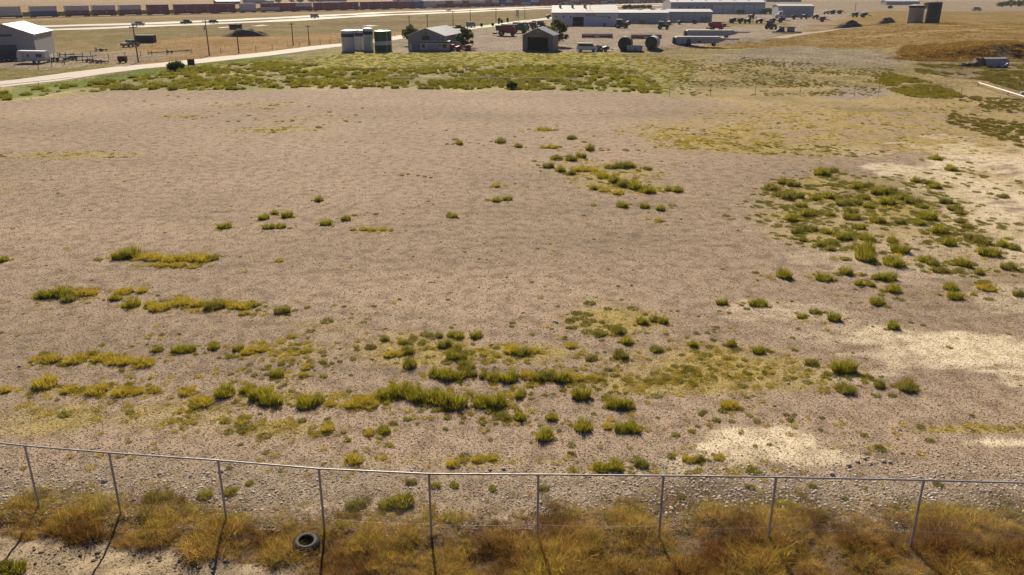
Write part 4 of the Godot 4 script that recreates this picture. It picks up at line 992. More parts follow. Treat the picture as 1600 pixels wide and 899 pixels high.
func hall(called: String, label: String, at: Vector3, yaw: float, w: float, l: float, h: float, hback: float, wall: Material, roof: Material, opening := []) -> Node3D:
	var o := thing(called, label, "building", at, yaw)
	var hw := w / 2.0
	var st := begin()
	var prof := [Vector2(-hw, 0), Vector2(hw, 0), Vector2(hw, h), Vector2(-hw, h)]
	if opening.size():
		prof = [Vector2(-hw, 0), Vector2(opening[0], 0), Vector2(opening[0], opening[2]), Vector2(opening[1], opening[2]), Vector2(opening[1], 0), Vector2(hw, 0), Vector2(hw, h), Vector2(-hw, h)]
	prism(st, prof, -0.2, 0.0)
	part(st, "wall", wall, o)
	st = begin()
	box(st, Vector3(-hw, 0, -l), Vector3(hw, hback, -l + 0.2))
	part(st, "wall", wall, o)
	st = begin()
	for k in int(w / 1.2):
		var x := -hw + 0.6 + k * 1.2
		if opening.size() and x > opening[0] - 0.2 and x < opening[1] + 0.2: continue
		box(st, Vector3(x - 0.06, 0.05, 0.0), Vector3(x + 0.06, h - 0.25, 0.03))
	part(st, "wall_ribs", wall, o)
	st = begin()
	box(st, Vector3(-hw - 0.25, h - 0.16, 0.06), Vector3(hw + 0.25, h - 0.02, 0.24))
	part(st, "gutter", mat(0.28, 0.28, 0.29, 0.6), o)
	for s in [-1.0, 1.0]:
		st = begin()
		# outline along z, pushed across x
		var xf := Transform3D(Basis(Vector3(0, 0, -1), Vector3.UP, Vector3(1, 0, 0)), Vector3.ZERO)
		prism(st, [Vector2(0.2, 0), Vector2(l - 0.2, 0), Vector2(l - 0.2, hback - 0.02), Vector2(l * 0.5, maxf(h, hback) + (0.02 if h != hback else l * 0.06)), Vector2(0.2, h - 0.02)], minf(s * hw, s * (hw - 0.2)), maxf(s * hw, s * (hw - 0.2)), xf)
		part(st, "wall", wall, o)
	var ridge := maxf(h, hback) + (0.1 if h != hback else l * 0.06 + 0.1)
	for k in 2:
		st = begin()
		var xf := Transform3D(Basis(Vector3(0, 0, -1), Vector3.UP, Vector3(1, 0, 0)), Vector3.ZERO)
		var pr := [Vector2(-0.35, h), Vector2(l * 0.5, ridge), Vector2(l * 0.5, ridge + 0.18), Vector2(-0.35, h + 0.18)] if k == 0 else [Vector2(l * 0.5, ridge), Vector2(l + 0.35, hback), Vector2(l + 0.35, hback + 0.18), Vector2(l * 0.5, ridge + 0.18)]
		prism(st, pr, -hw - 0.3, hw + 0.3, xf)
		part(st, "roof", roof, o)
	return o

func make_buildings() -> void:
	var grey := mat(0.30, 0.31, 0.33, 0.6)
	var tin := mat(0.62, 0.62, 0.63, 0.42, 0.2)
	var dark := mat(0.03, 0.03, 0.03, 0.9)
	# grey barn behind the office trailer
	var o := gable("barn", "grey metal barn with a dark loft window behind the office trailer", "barn", on(-22.15, -218.48), -0.2, 9.9, 19.0, 3.75, 5.55, grey, tin, [])
	window_on(o, -0.1, 2.75, 1.9, 1.05, 0.0, Color(0.2, 0.2, 0.2))
	window_on(o, 0.0, 4.2, 0.5, 0.35, 0.0, Color(0.2, 0.2, 0.2))
	var st := begin()
	box(st, Vector3(-4.3, 0, 0.02), Vector3(-3.85, 1.6, 0.5))
	part(st, "meter_box", mat(0.7, 0.7, 0.68), o)
	# open-fronted shed
	o = gable("shed", "grey open-fronted metal shed with a dark interior", "shed", on(6.64, -218.71), -0.22, 8.0, 8.5, 3.95, 5.7, mat(0.22, 0.22, 0.22, 0.7), tin, [-2.7, 2.7, 3.55])
	st = begin()
	box(st, Vector3(-2.7, 3.4, -0.3), Vector3(2.7, 3.54, -0.17))
	part(st, "lintel", mat(0.12, 0.11, 0.10), o)
	st = begin()
	tube(st, Vector3(0, 4.9, 0.02), Vector3(0, 4.9, 0.3), 0.12, 0.16, 8)
	part(st, "lamp", mat(0.8, 0.8, 0.78), o)
	for k in 6:
		st = begin()
		box(st, Vector3(-3.8, 0.5 + k * 0.5, -8.32), Vector3(3.8, 0.62 + k * 0.5, -8.22))
		part(st, "plank", mat(0.14, 0.11, 0.08), o)
	# office trailer
	o = thing("office_trailer", "white office trailer with maroon fascia and shutters before the grey barn", "trailer", on(-19.81, -216.41), -0.05)
	st = begin()
	box(st, Vector3(-3.75, 0.35, -2.6), Vector3(3.75, 2.1, 0))
	part(st, "body", mat(0.62, 0.58, 0.57), o)
	st = begin()
	box(st, Vector3(-3.85, 2.1, -2.7), Vector3(3.85, 2.4, 0.1))
	var f := part(st, "fascia", mat(0.16, 0.02, 0.03), o)
	st = begin()
	box(st, Vector3(-3.8, 2.4, -2.65), Vector3(3.8, 2.52, 0.05))
	part(st, "roof", mat(0.78, 0.77, 0.75, 0.4), o)
	st = begin()
	tube(st, Vector3(0, 2.5, -0.6), Vector3(0, 2.95, -0.6), 0.09, 0.09, 8)
	part(st, "vent", mat(0.7, 0.7, 0.7), o)
	st = begin()
	box(st, Vector3(-3.7, 0.0, -2.5), Vector3(3.7, 0.35, -0.08))
	part(st, "skirt", mat(0.35, 0.34, 0.34), o)
	window_on(o, -2.95, 0.95, 0.75, 0.75, 0.0, Color(0.5, 0.48, 0.48), Color(0.10, 0.02, 0.025))
	window_on(o, 2.55, 0.85, 0.95, 0.95, 0.0, Color(0.5, 0.48, 0.48), Color(0.10, 0.02, 0.025))
	window_on(o, 1.35, 1.2, 0.4, 0.4)
	st = begin()
	box(st, Vector3(-1.7, 0.4, 0.0), Vector3(1.0, 1.75, 0.04))
	part(st, "panel", mat(0.38, 0.43, 0.47), o)
	st = begin()
	box(st, Vector3(-2.0, 0.5, 0.0), Vector3(-1.8, 0.95, 0.1))
	part(st, "meter_box", mat(0.4, 0.4, 0.42), o)
	# long white workshop with the red sign
	o = hall("workshop", "long white workshop with a dark doorway and red sign lettering", on(31.85, -371.59), -0.06, 28.8, 42.0, 5.5, 5.5, mat(0.70, 0.72, 0.77, 0.6), mat(0.26, 0.26, 0.27, 0.7), [-5.4, -0.6, 3.9])
	for wx in [-12.6, -9.4, -6.3]: window_on(o, wx, 3.6, 0.55, 0.6, 0.0, Color(0.4, 0.4, 0.42))
	window_on(o, 10.4, 3.35, 0.6, 0.6, 0.0, Color(0.2, 0.2, 0.2))
	st = begin()
	box(st, Vector3(8.2, 0, 0.0), Vector3(8.9, 1.3, 0.35))
	part(st, "door", dark, o)
	# the red sign: seven worn letters too far off to read, and the grey line of smaller ones
	for k in 7:
		st = begin()
		var x := 0.35 + k * 0.62
		box(st, Vector3(x, 4.1, 0.0), Vector3(x + 0.16, 5.0, 0.09))
		box(st, Vector3(x + 0.16, 4.78 - 0.3 * (k % 2), 0.0), Vector3(x + 0.47, 5.0 - 0.3 * (k % 2), 0.085))
		if k % 3 != 1: box(st, Vector3(x + 0.16, 4.1, 0.0), Vector3(x + 0.47, 4.3, 0.08))
		part(st, "sign_letter", mat(0.50, 0.02, 0.07), o)
	st = begin()
	for k in 12: box(st, Vector3(5.2 + k * 0.4, 3.85, 0.0), Vector3(5.5 + k * 0.4, 4.05 + 0.08 * (k % 3), 0.04))
	part(st, "small_lettering", mat(0.22, 0.22, 0.22), o)
	for k in 3:
		st = begin()
		tube(st, Vector3(-11.0 + k * 5.5, 7.2, -14.0), Vector3(-11.0 + k * 5.5, 9.2, -14.0), 0.55, 0.55, 10)
		part(st, "roof_vent", mat(0.5, 0.5, 0.5), o)
	for s in [0.0, 1.6]:
		st = begin()
		tube(st, Vector3(0.6 + s, 6.0, -8.0), Vector3(0.6 + s, 10.2, -8.0), 0.12, 0.12, 6)
		part(st, "mast", mat(0.3, 0.32, 0.32), o)
	# low grey stores to its right
	var store := mat(0.55, 0.56, 0.56, 0.6)
	var bright := mat(0.80, 0.80, 0.80, 0.35, 0.1)
	o = hall("store", "low grey store with a yellow door beside the white workshop", on(60.64, -397.67), -0.04, 24.0, 16.0, 4.7, 4.7, store, bright)
	st = begin()
	box(st, Vector3(-1.6, 0, 0.0), Vector3(1.6, 1.6, 0.12))
	part(st, "door", mat(0.52, 0.34, 0.05), o)
	for k in 5:
		st = begin()
		box(st, Vector3(-11.0 + k * 4.7, 0, 0.0), Vector3(-10.85 + k * 4.7, 4.6, 0.08))
		part(st, "downpipe", mat(0.3, 0.3, 0.3), o)
	o = hall("store", "low grey store standing between the yellow-door store and the tractor", on(86.1, -412.52), -0.04, 21.0, 16.0, 4.8, 4.8, mat(0.58, 0.58, 0.57, 0.6), bright)
	for k in 4:
		st = begin()
		box(st, Vector3(-9.0 + k * 5.4, 0, 0.0), Vector3(-8.85 + k * 5.4, 4.7, 0.08))
		part(st, "downpipe", mat(0.3, 0.3, 0.3), o)
	st = begin()
	box(st, Vector3(5.0, 0, 0.0), Vector3(9.6, 2.7, 0.1))
	part(st, "door", mat(0.36, 0.37, 0.36), o)
	# the big machinery hall
	o = hall("machinery_hall", "large grey machinery hall with a row of white doors", on(136.79, -569.7), -0.05, 62.0, 45.0, 7.2, 7.2, mat(0.46, 0.46, 0.47, 0.6), bright)
	for k in 5:
		st = begin()
		box(st, Vector3(-3.0 + k * 6.8, 0, 0.0), Vector3(2.9 + k * 6.8, 5.4, 0.15))
		var dr := part(st, "door", mat(0.68, 0.70, 0.72, 0.5), o)
		for j in 3:
			st = begin()
			box(st, Vector3(-2.9 + k * 6.8, 1.2 + j * 1.3, 0.15), Vector3(2.8 + k * 6.8, 1.28 + j * 1.3, 0.2))
			part(st, "door_rib", mat(0.3, 0.31, 0.32), dr)
	for wx in [-25.0, -19.0, -13.5, -9.0]: window_on(o, wx, 3.3, 1.2, 1.0)
	for wx in [-27.0, -22.0, -16.0]:
		st = begin()
		box(st, Vector3(wx, 0, 0.0), Vector3(wx + 1.1, 2.1, 0.1))
		part(st, "door", mat(0.1, 0.1, 0.1), o)
	for k in 6:
		st = begin()
		tube(st, Vector3(-26.0 + k * 9.5, 8.4, -9.0), Vector3(-26.0 + k * 9.5, 10.0, -9.0), 0.5, 0.5, 8)
		part(st, "roof_vent", mat(0.25, 0.25, 0.25), o)
	o = hall("warehouse", "grey box-shaped warehouse with a white eave behind the parked semi", on(166.18, -500.84), -0.04, 20.5, 14.0, 6.1, 6.1, mat(0.48, 0.49, 0.52, 0.6), bright)
	o = hall("long_barn", "distant long white barn beyond the two upright tanks", on(397.76, -873.45), 0.0, 34.0, 14.0, 3.4, 3.4, mat(0.36, 0.42, 0.44, 0.6), bright)
	st = begin()
	box(st, Vector3(-1.5, 0, 0), Vector3(1.5, 3.0, 0.2))
	part(st, "door", mat(0.6, 0.62, 0.62), o)
	# gabled grey hall at the far left and buildings beyond the train
	o = gable("gabled_hall", "grey gabled hall with white side wall by the parked camper", "building", on(-114.71, -191.48), 0.3, 11.6, 20.0, 5.4, 7.6, mat(0.40, 0.41, 0.43, 0.6), mat(0.6, 0.6, 0.62, 0.4, 0.2), [])
	window_on(o, 0.3, 5.0, 2.5, 0.5)
	st = begin()
	box(st, Vector3(-2.0, 0, 0.0), Vector3(2.0, 3.2, 0.08))
	part(st, "door", mat(0.10, 0.10, 0.11), o)
	o = hall("far_shed", "distant slate-grey shed with a dark front beyond the train", on(-314.64, -953.17), 0.6, 26.0, 12.0, 3.0, 4.0, mat(0.12, 0.10, 0.09), mat(0.42, 0.42, 0.46, 0.5))
	o = hall("far_shed", "distant pale blue-grey shed beyond the train, right of the slate one", on(-295.93, -993.12), 0.6, 22.0, 14.0, 4.2, 4.2, mat(0.30, 0.34, 0.36), mat(0.42, 0.46, 0.48, 0.5))
	o = hall("far_shed", "distant white-roofed shed beyond the train", on(-288.41, -1021.65), 0.6, 11.0, 10.0, 3.6, 3.6, mat(0.34, 0.36, 0.36), bright)
	o = hall("far_shed", "distant blue-grey shed beyond the middle of the train", on(-241.86, -1160.46), 0.6, 40.0, 14.0, 4.2, 4.2, mat(0.30, 0.34, 0.37), mat(0.45, 0.48, 0.5, 0.5))
	o = hall("far_shed", "distant low grey shed behind the blue container", on(-146.11, -1227.08), 0.6, 40.0, 14.0, 4.0, 4.0, mat(0.36, 0.38, 0.36), mat(0.5, 0.52, 0.5, 0.5))
	o = hall("far_shed", "distant dark shed on the skyline right of the machinery hall", on(357.46, -1129.77), 0.0, 46.0, 14.0, 4.0, 4.0, mat(0.24, 0.27, 0.30), mat(0.4, 0.42, 0.44, 0.5))

# ---------- trees ----------
func tree(called: String, label: String, at: Vector3, h: float, w: float, trunk_h: float, sd: int, pal: Array, group := "") -> void:
	var r := RandomNumberGenerator.new()
	r.seed = sd
	var o := thing(called, label, "tree", at, 0.0, group)
	var st := begin()
	tube(st, Vector3(0, -0.3, 0), Vector3(0.1, trunk_h, 0.05), w * 0.05, w * 0.035, 8)
	var lobes := []
	for i in 24:
		var a := r.randf() * TAU
		var y := r.randf()
		var rr := w * 0.5 * sqrt(sin(clampf(y * 0.85 + 0.1, 0.0, 1.0) * PI)) * r.randf_range(0.35, 1.0)
		var c := Vector3(cos(a) * rr, trunk_h * 0.7 + (h - trunk_h * 0.7) * (0.12 + 0.75 * y), sin(a) * rr)
		lobes.append([c, w * r.randf_range(0.08, 0.19)])
		tube(st, Vector3(0.1, trunk_h * 0.8, 0), c, w * 0.022, w * 0.006, 5, false)
	part(st, "trunk", mat(0.10, 0.075, 0.05), o)
	var lv := begin()
	for lb in lobes:
		for k in 160:
			var d: Vector3 = Vector3(r.randfn(), r.randfn() * 0.85, r.randfn()).normalized() * pow(r.randf(), 0.45) * lb[1] * r.randf_range(0.8, 1.15)
			var p: Vector3 = lb[0] + d
			var b := Basis(Vector3(r.randfn(), r.randfn(), r.randfn()).normalized(), r.randf() * TAU)
			var s := r.randf_range(0.15, 0.32)
			lv.set_color(pal[r.randi() % pal.size()] * r.randf_range(0.8, 1.2))
			quad(lv, p - b.x * s, p - b.y * s * 0.5, p + b.x * s, p + b.y * s * 0.5)
	part(lv, "crown", leaf_mat, o)

func make_trees() -> void:
	var pal := [Color(0.07, 0.10, 0.025), Color(0.10, 0.13, 0.03), Color(0.05, 0.075, 0.02), Color(0.16, 0.17, 0.03)]
	var pal2 := [Color(0.17, 0.18, 0.025), Color(0.10, 0.115, 0.02), Color(0.23, 0.21, 0.03), Color(0.06, 0.075, 0.02)]
	tree("tree", "broad dark green tree behind the left of the grey barn", on(-28.84, -242.42), 6.3, 6.4, 1.5, 71, pal)
	tree("tree", "round bushy tree at the right corner of the grey barn", on(-12.54, -226.43), 5.6, 4.7, 1.0, 72, pal)
	tree("tree", "yellow-green tree behind the open-fronted shed", on(12.39, -236.85), 7.7, 6.8, 1.5, 73, pal2)
	for k in 4:
		tree("tree", "far scrubby tree on the rise, " + ["leftmost of the four", "second of the four", "third of the four", "rightmost of the four"][k], on([432.86, -757.51, 440.77, -757.51, 457.13, -773.81, 464.05, -773.81][k * 2], [432.86, -757.51, 440.77, -757.51, 457.13, -773.81, 464.05, -773.81][k * 2 + 1]), [4.5, 6.0, 5.5, 6.5][k], [9.0, 10.0, 9.0, 10.0][k], 1.0, 80 + k, pal, "far trees on the rise")
	tree("bush", "yellow-green bush beside the black upright tank", on(278.54, -573.85), 5.0, 6.0, 0.6, 90, pal2)
	tree("bush", "lone small bush left of the upright tanks", on(284.25, -644.32), 2.2, 3.5, 0.4, 91, pal2)
	var hedge := [45.06, -701.71, 71.67, -648.14, 93.13, -708.74, 98.55, -713.5, 105.28, -723.22, 111.43, -728.18, 117.12, -733.2]
	for k in 7:
		tree("bush", ["dark bush behind the workshop masts", "dark reddish bush behind the workshop roof", "leftmost bush of the dark far hedge", "second bush of the dark far hedge", "middle bush of the dark far hedge", "fourth bush of the dark far hedge", "rightmost bush of the dark far hedge"][k], on(hedge[k * 2], hedge[k * 2 + 1]), [2.2, 2.6, 3.0, 3.4, 3.2, 3.0, 2.8][k], [6.0, 6.0, 6.0, 6.5, 6.5, 6.0, 6.0][k], 0.4, 95 + k, pal, "bushes far behind the yard" if k > 1 else "")
	var far := [-275.66, -1073.01, -263.68, -1073.01, -255.2, -1095.02, -244.6, -1095.02, -285.92, -1051.86, 412.62, -1108.61, -498.59, -857.3]
	for k in 5:
		tree("tree", "distant dark tree beyond the train, " + ["second from left", "third from left", "fourth from left", "rightmost of five", "leftmost of five"][k], on(far[k * 2], far[k * 2 + 1]), 6.5, 11.0, 1.0, 110 + k, pal, "far trees beyond the train")
	tree("bush", "dark leafy bush beside the small notice board", on(-66.33, -165.68), 1.5, 3.2, 0.2, 120, pal)
	tree("bush", "dark upright bush alone at the edge of the weed belt", on(0, -133.65), 1.2, 1.3, 0.1, 121, pal)
	for k in 5:
		tree("tree", "slim young tree by the lane, " + ["nearest the pylon sign", "second from the pylon sign", "third from the pylon sign", "fourth from the pylon sign", "farthest from the pylon sign"][k], on([-4.78, -397.67, -5.81, -386.68, -2.17, -413.33, -13, -360.09, -8.41, -372.92][k * 2], [-4.78, -397.67, -5.81, -386.68, -2.17, -413.33, -13, -360.09, -8.41, -372.92][k * 2 + 1]), [2.0, 3.4, 2.4, 1.7, 1.5][k], [1.1, 1.3, 1.1, 0.9, 0.9][k], 0.4, 130 + k, pal, "young trees along the lane")

# ---------- the container train ----------
func container(called: String, label: String, at: Vector3, yaw: float, l: float, h: float, m: Material, group: String, logo := false) -> void:
	var o := thing(called, label, "container", at, yaw, group)
	var st := begin()
	box(st, Vector3(-l / 2, 0.02, -1.2), Vector3(l / 2, h - 0.05, 1.2))
	part(st, "body", m, o)
	st = begin()
	box(st, Vector3(-l / 2 - 0.02, h - 0.05, -1.22), Vector3(l / 2 + 0.02, h, 1.22))
	part(st, "roof", m, o)
	st = begin()
	for s in [-1.0, 1.0]:
		for e in [-1.0, 1.0]: box(st, Vector3(s * (l / 2 - 0.06) - 0.08, 0.0, e * 1.2 - 0.03), Vector3(s * (l / 2 - 0.06) + 0.08, h - 0.06, e * 1.2 + 0.03))
	part(st, "corner_posts", m, o)
	if logo:
		var t := MeshInstance3D.new()
		t.mesh = cp_mesh
		t.material_override = mat(0.55, 0.55, 0.55)
		t.name = "lettering"
		t.position = Vector3(l * 0.08, h * 0.5, 1.23)
		o.add_child(t, true)

var cp_mesh: TextMesh

func count_word(i: int) -> String:
	var ones := ["", "first", "second", "third", "fourth", "fifth", "sixth", "seventh", "eighth", "ninth", "tenth", "eleventh", "twelfth", "thirteenth", "fourteenth", "fifteenth", "sixteenth", "seventeenth", "eighteenth", "nineteenth"]
	var tens := ["", "", "twenty", "thirty", "forty", "fifty", "sixty"]
	var round := ["", "", "twentieth", "thirtieth", "fortieth", "fiftieth", "sixtieth"]
	if i < 20: return ones[i]
	return round[i / 10] if i % 10 == 0 else tens[i / 10] + "-" + ones[i % 10]

func make_train() -> void:
	cp_mesh = TextMesh.new()
	cp_mesh.text = "CP"
	cp_mesh.font_size = 32
	cp_mesh.pixel_size = 0.045
	cp_mesh.depth = 0.04
	var f := SystemFont.new()
	f.font_names = PackedStringArray(["Droid Sans"])
	cp_mesh.font = f
	var s := [-36.71, -23.28, "w", "w", -18.21, -3.94, "w", "b", 1.08, 14.37, "w", "m", 16.64, 30.19, "w", "m", 32.97, 46.37, "w", "m", 50.96, 64.66, "m", "m", 69.05, 83.02, "m", "m", 84.4, 98.03, "m", "m", 98.98, 113.16, "m", "m", 117.68, 129.45, "w", "w", 134.69, 148.64, "m", "w", 149.73, 163.1, "m", "m", 164.23, 177.51, "w", "m", 180.45, 194.27, "m", "m", 194.88, 208.56, "m", "m", 209.19, 222.69, "m", "m", 225.96, 238.65, "m", "m", 239.32, 251.7, "m", "m", 252.4, 265.87, "m", "m", 268.04, 281.98, "m", "m", 283.1, 294.07, "b", "b", 294.83, 309.62, "w", "w", 310.41, 321.63, "w", "m", 322.44, 330.63, "r", "m", 331.45, 343.17, "w", "m", 344.02, 351.72, "r", "m", 352.58, 363.93, "w", "m", 364.81, 374.64, "w", "b", 375.54, 383.74, "r", "m", 384.66, 393.94, "w", "m", 394.88, 404.35, "b", "b", 405.3, 413.99, "w", "m"]
	var look := {"m": mat(0.27, 0.03, 0.075, 0.5), "w": mat(0.60, 0.61, 0.63, 0.5), "b": mat(0.04, 0.09, 0.30, 0.5), "r": mat(0.22, 0.06, 0.05, 0.5)}
	var word := {"m": "maroon", "w": "grey-white", "b": "navy blue", "r": "rust-brown"}
	var p0 := Vector2(-260.15, -496.13)
	var dir := (Vector2(-85.23, -713.5) - p0).normalized()
	var yaw := atan2(-dir.y, dir.x)
	var n := s.size() / 4
	var ends := []
	for i in n: ends.append([s[i * 4], s[i * 4 + 1], s[i * 4 + 2], s[i * 4 + 3]])
	var at: float = ends[-1][1] + 1.2
	var order := ["m", "m", "w", "m", "b", "r", "m", "w", "m", "m"]
	for k in 26:
		ends.append([at, at + 12.2, order[(k * 3 + 1) % 10], order[(k * 7) % 10]])
		at += 12.2 + (1.1 if k % 3 else 3.0)
	# the embankment and its rails
	ribbon("rail_bed", [p0 + dir * -120.0, p0 + dir * 1100.0], 9.0, 9.0, mat(0.30, 0.25, 0.20, 0.95), 0.1)
	for i in ends.size():
		var e: Array = ends[i]
		var mid: Vector2 = p0 + dir * ((e[0] + e[1]) / 2.0)
		var l: float = e[1] - e[0]
		var nth: String = "leftmost stack of the train" if i == 0 else "%s stack from the train's left end" % count_word(i + 1)
		var w := thing("well_wagon", "dark low well wagon under the " + nth, "railway wagon", on(mid.x, mid.y, 0.15), yaw, "wagons of the container train")
		var st := begin()
		box(st, Vector3(-l / 2 - 0.3, 0.45, -1.35), Vector3(l / 2 + 0.3, 0.6, 1.35))
		for sd in [-1.0, 1.0]: box(st, Vector3(-l / 2 - 0.3, 0.6, sd * 1.36 - 0.06), Vector3(l / 2 + 0.3, 1.25, sd * 1.36 + 0.06))
		part(st, "well", mat(0.045, 0.03, 0.035, 0.8), w)
		for sd in [-1.0, 1.0]:
			st = begin()
			for q in [-0.9, 0.9]:
				for z in [-0.75, 0.75]: tube(st, Vector3(sd * (l / 2 - 1.2) + q, 0.42, z - 0.07), Vector3(sd * (l / 2 - 1.2) + q, 0.42, z + 0.07), 0.42, 0.42, 10)
			box(st, Vector3(sd * (l / 2 - 1.2) - 1.3, 0.3, -0.9), Vector3(sd * (l / 2 - 1.2) + 1.3, 0.6, 0.9))
			part(st, "bogie", mat(0.03, 0.025, 0.025, 0.8), w)
		var gap: float = (ends[i + 1][0] - e[1]) if i + 1 < ends.size() else 1.0
		if gap > 2.2:
			st = begin()
			box(st, Vector3(l / 2 + 0.35, 0.5, -1.3), Vector3(l / 2 + gap - 0.4, 1.0, 1.3))
			box(st, Vector3(l / 2 + 0.7, 1.0, -1.1), Vector3(l / 2 + gap - 0.8, 3.0, 1.1))
			part(st, "end_platform", mat(0.50, 0.39, 0.08, 0.7), w)
		container("container", "%s container at the bottom of the %s" % [word[e[3]], nth], on(mid.x, mid.y, 0.78), yaw, l, 2.75, look[e[3]], "containers on the train", e[3] == "m" and i < 22)
		container("container", "%s container on top of the %s" % [word[e[2]], nth], on(mid.x, mid.y, 3.55), yaw, l, 2.75, look[e[2]], "containers on the train", e[2] == "m" and i < 22)

# ---------- vehicles ----------
func car(called: String, label: String, cat: String, at: Vector3, yaw: float, kind: String, paint: Material, group := "") -> Node3D:
	var o := thing(called, label, cat, at, yaw, group)
	var glass := mat(0.02, 0.025, 0.03, 0.15, 0.0, false)
	var body := []
	var win := []
	var l := 4.6
	var w := 1.8
	match kind:
		"pickup":
			l = 5.6
			w = 1.95
			body = [Vector2(-2.8, 0.45), Vector2(2.8, 0.45), Vector2(2.8, 1.05), Vector2(1.5, 1.2), Vector2(0.8, 1.85), Vector2(-0.6, 1.9), Vector2(-0.75, 1.2), Vector2(-2.8, 1.15)]
			win = [Vector2(-0.5, 1.25), Vector2(1.25, 1.25), Vector2(0.75, 1.75), Vector2(-0.45, 1.78)]
		"van":
			l = 5.4
			w = 2.0
			body = [Vector2(-2.7, 0.4), Vector2(2.7, 0.4), Vector2(2.7, 1.0), Vector2(2.0, 1.25), Vector2(1.3, 2.15), Vector2(-2.6, 2.25), Vector2(-2.7, 1.2)]
			win = [Vector2(-2.2, 1.4), Vector2(1.6, 1.4), Vector2(1.2, 2.0), Vector2(-2.2, 2.05)]
		_:
			body = [Vector2(-2.3, 0.4), Vector2(2.3, 0.4), Vector2(2.3, 0.85), Vector2(1.2, 1.0), Vector2(0.5, 1.55), Vector2(-1.4, 1.55), Vector2(-2.2, 1.0)]
			win = [Vector2(-1.75, 1.03), Vector2(0.95, 1.03), Vector2(0.4, 1.45), Vector2(-1.3, 1.45)]
	var st := begin()
	prism(st, body, -w / 2, w / 2)
	part(st, "body", paint, o)
	st = begin()
	prism(st, win, -w / 2 - 0.02, w / 2 + 0.02)
	part(st, "window", glass, o)
	for sx in [-1.0, 1.0]:
		for sz in [-1.0, 1.0]: wheel(o, Vector3(sx * l * 0.31, 0.36, sz * (w / 2 - 0.08)), 0.36, 0.24)
		st = begin()
		for sz in [-1.0, 1.0]: box(st, Vector3(sx * (l / 2 + 0.01) - 0.03, 0.65, sz * w * 0.36 - 0.16), Vector3(sx * (l / 2 + 0.01) + 0.03, 0.85, sz * w * 0.36 + 0.16))
		part(st, "headlights" if sx > 0 else "tail_lights", mat(0.75, 0.75, 0.7, 0.2) if sx > 0 else mat(0.3, 0.02, 0.02, 0.3), o)
	return o

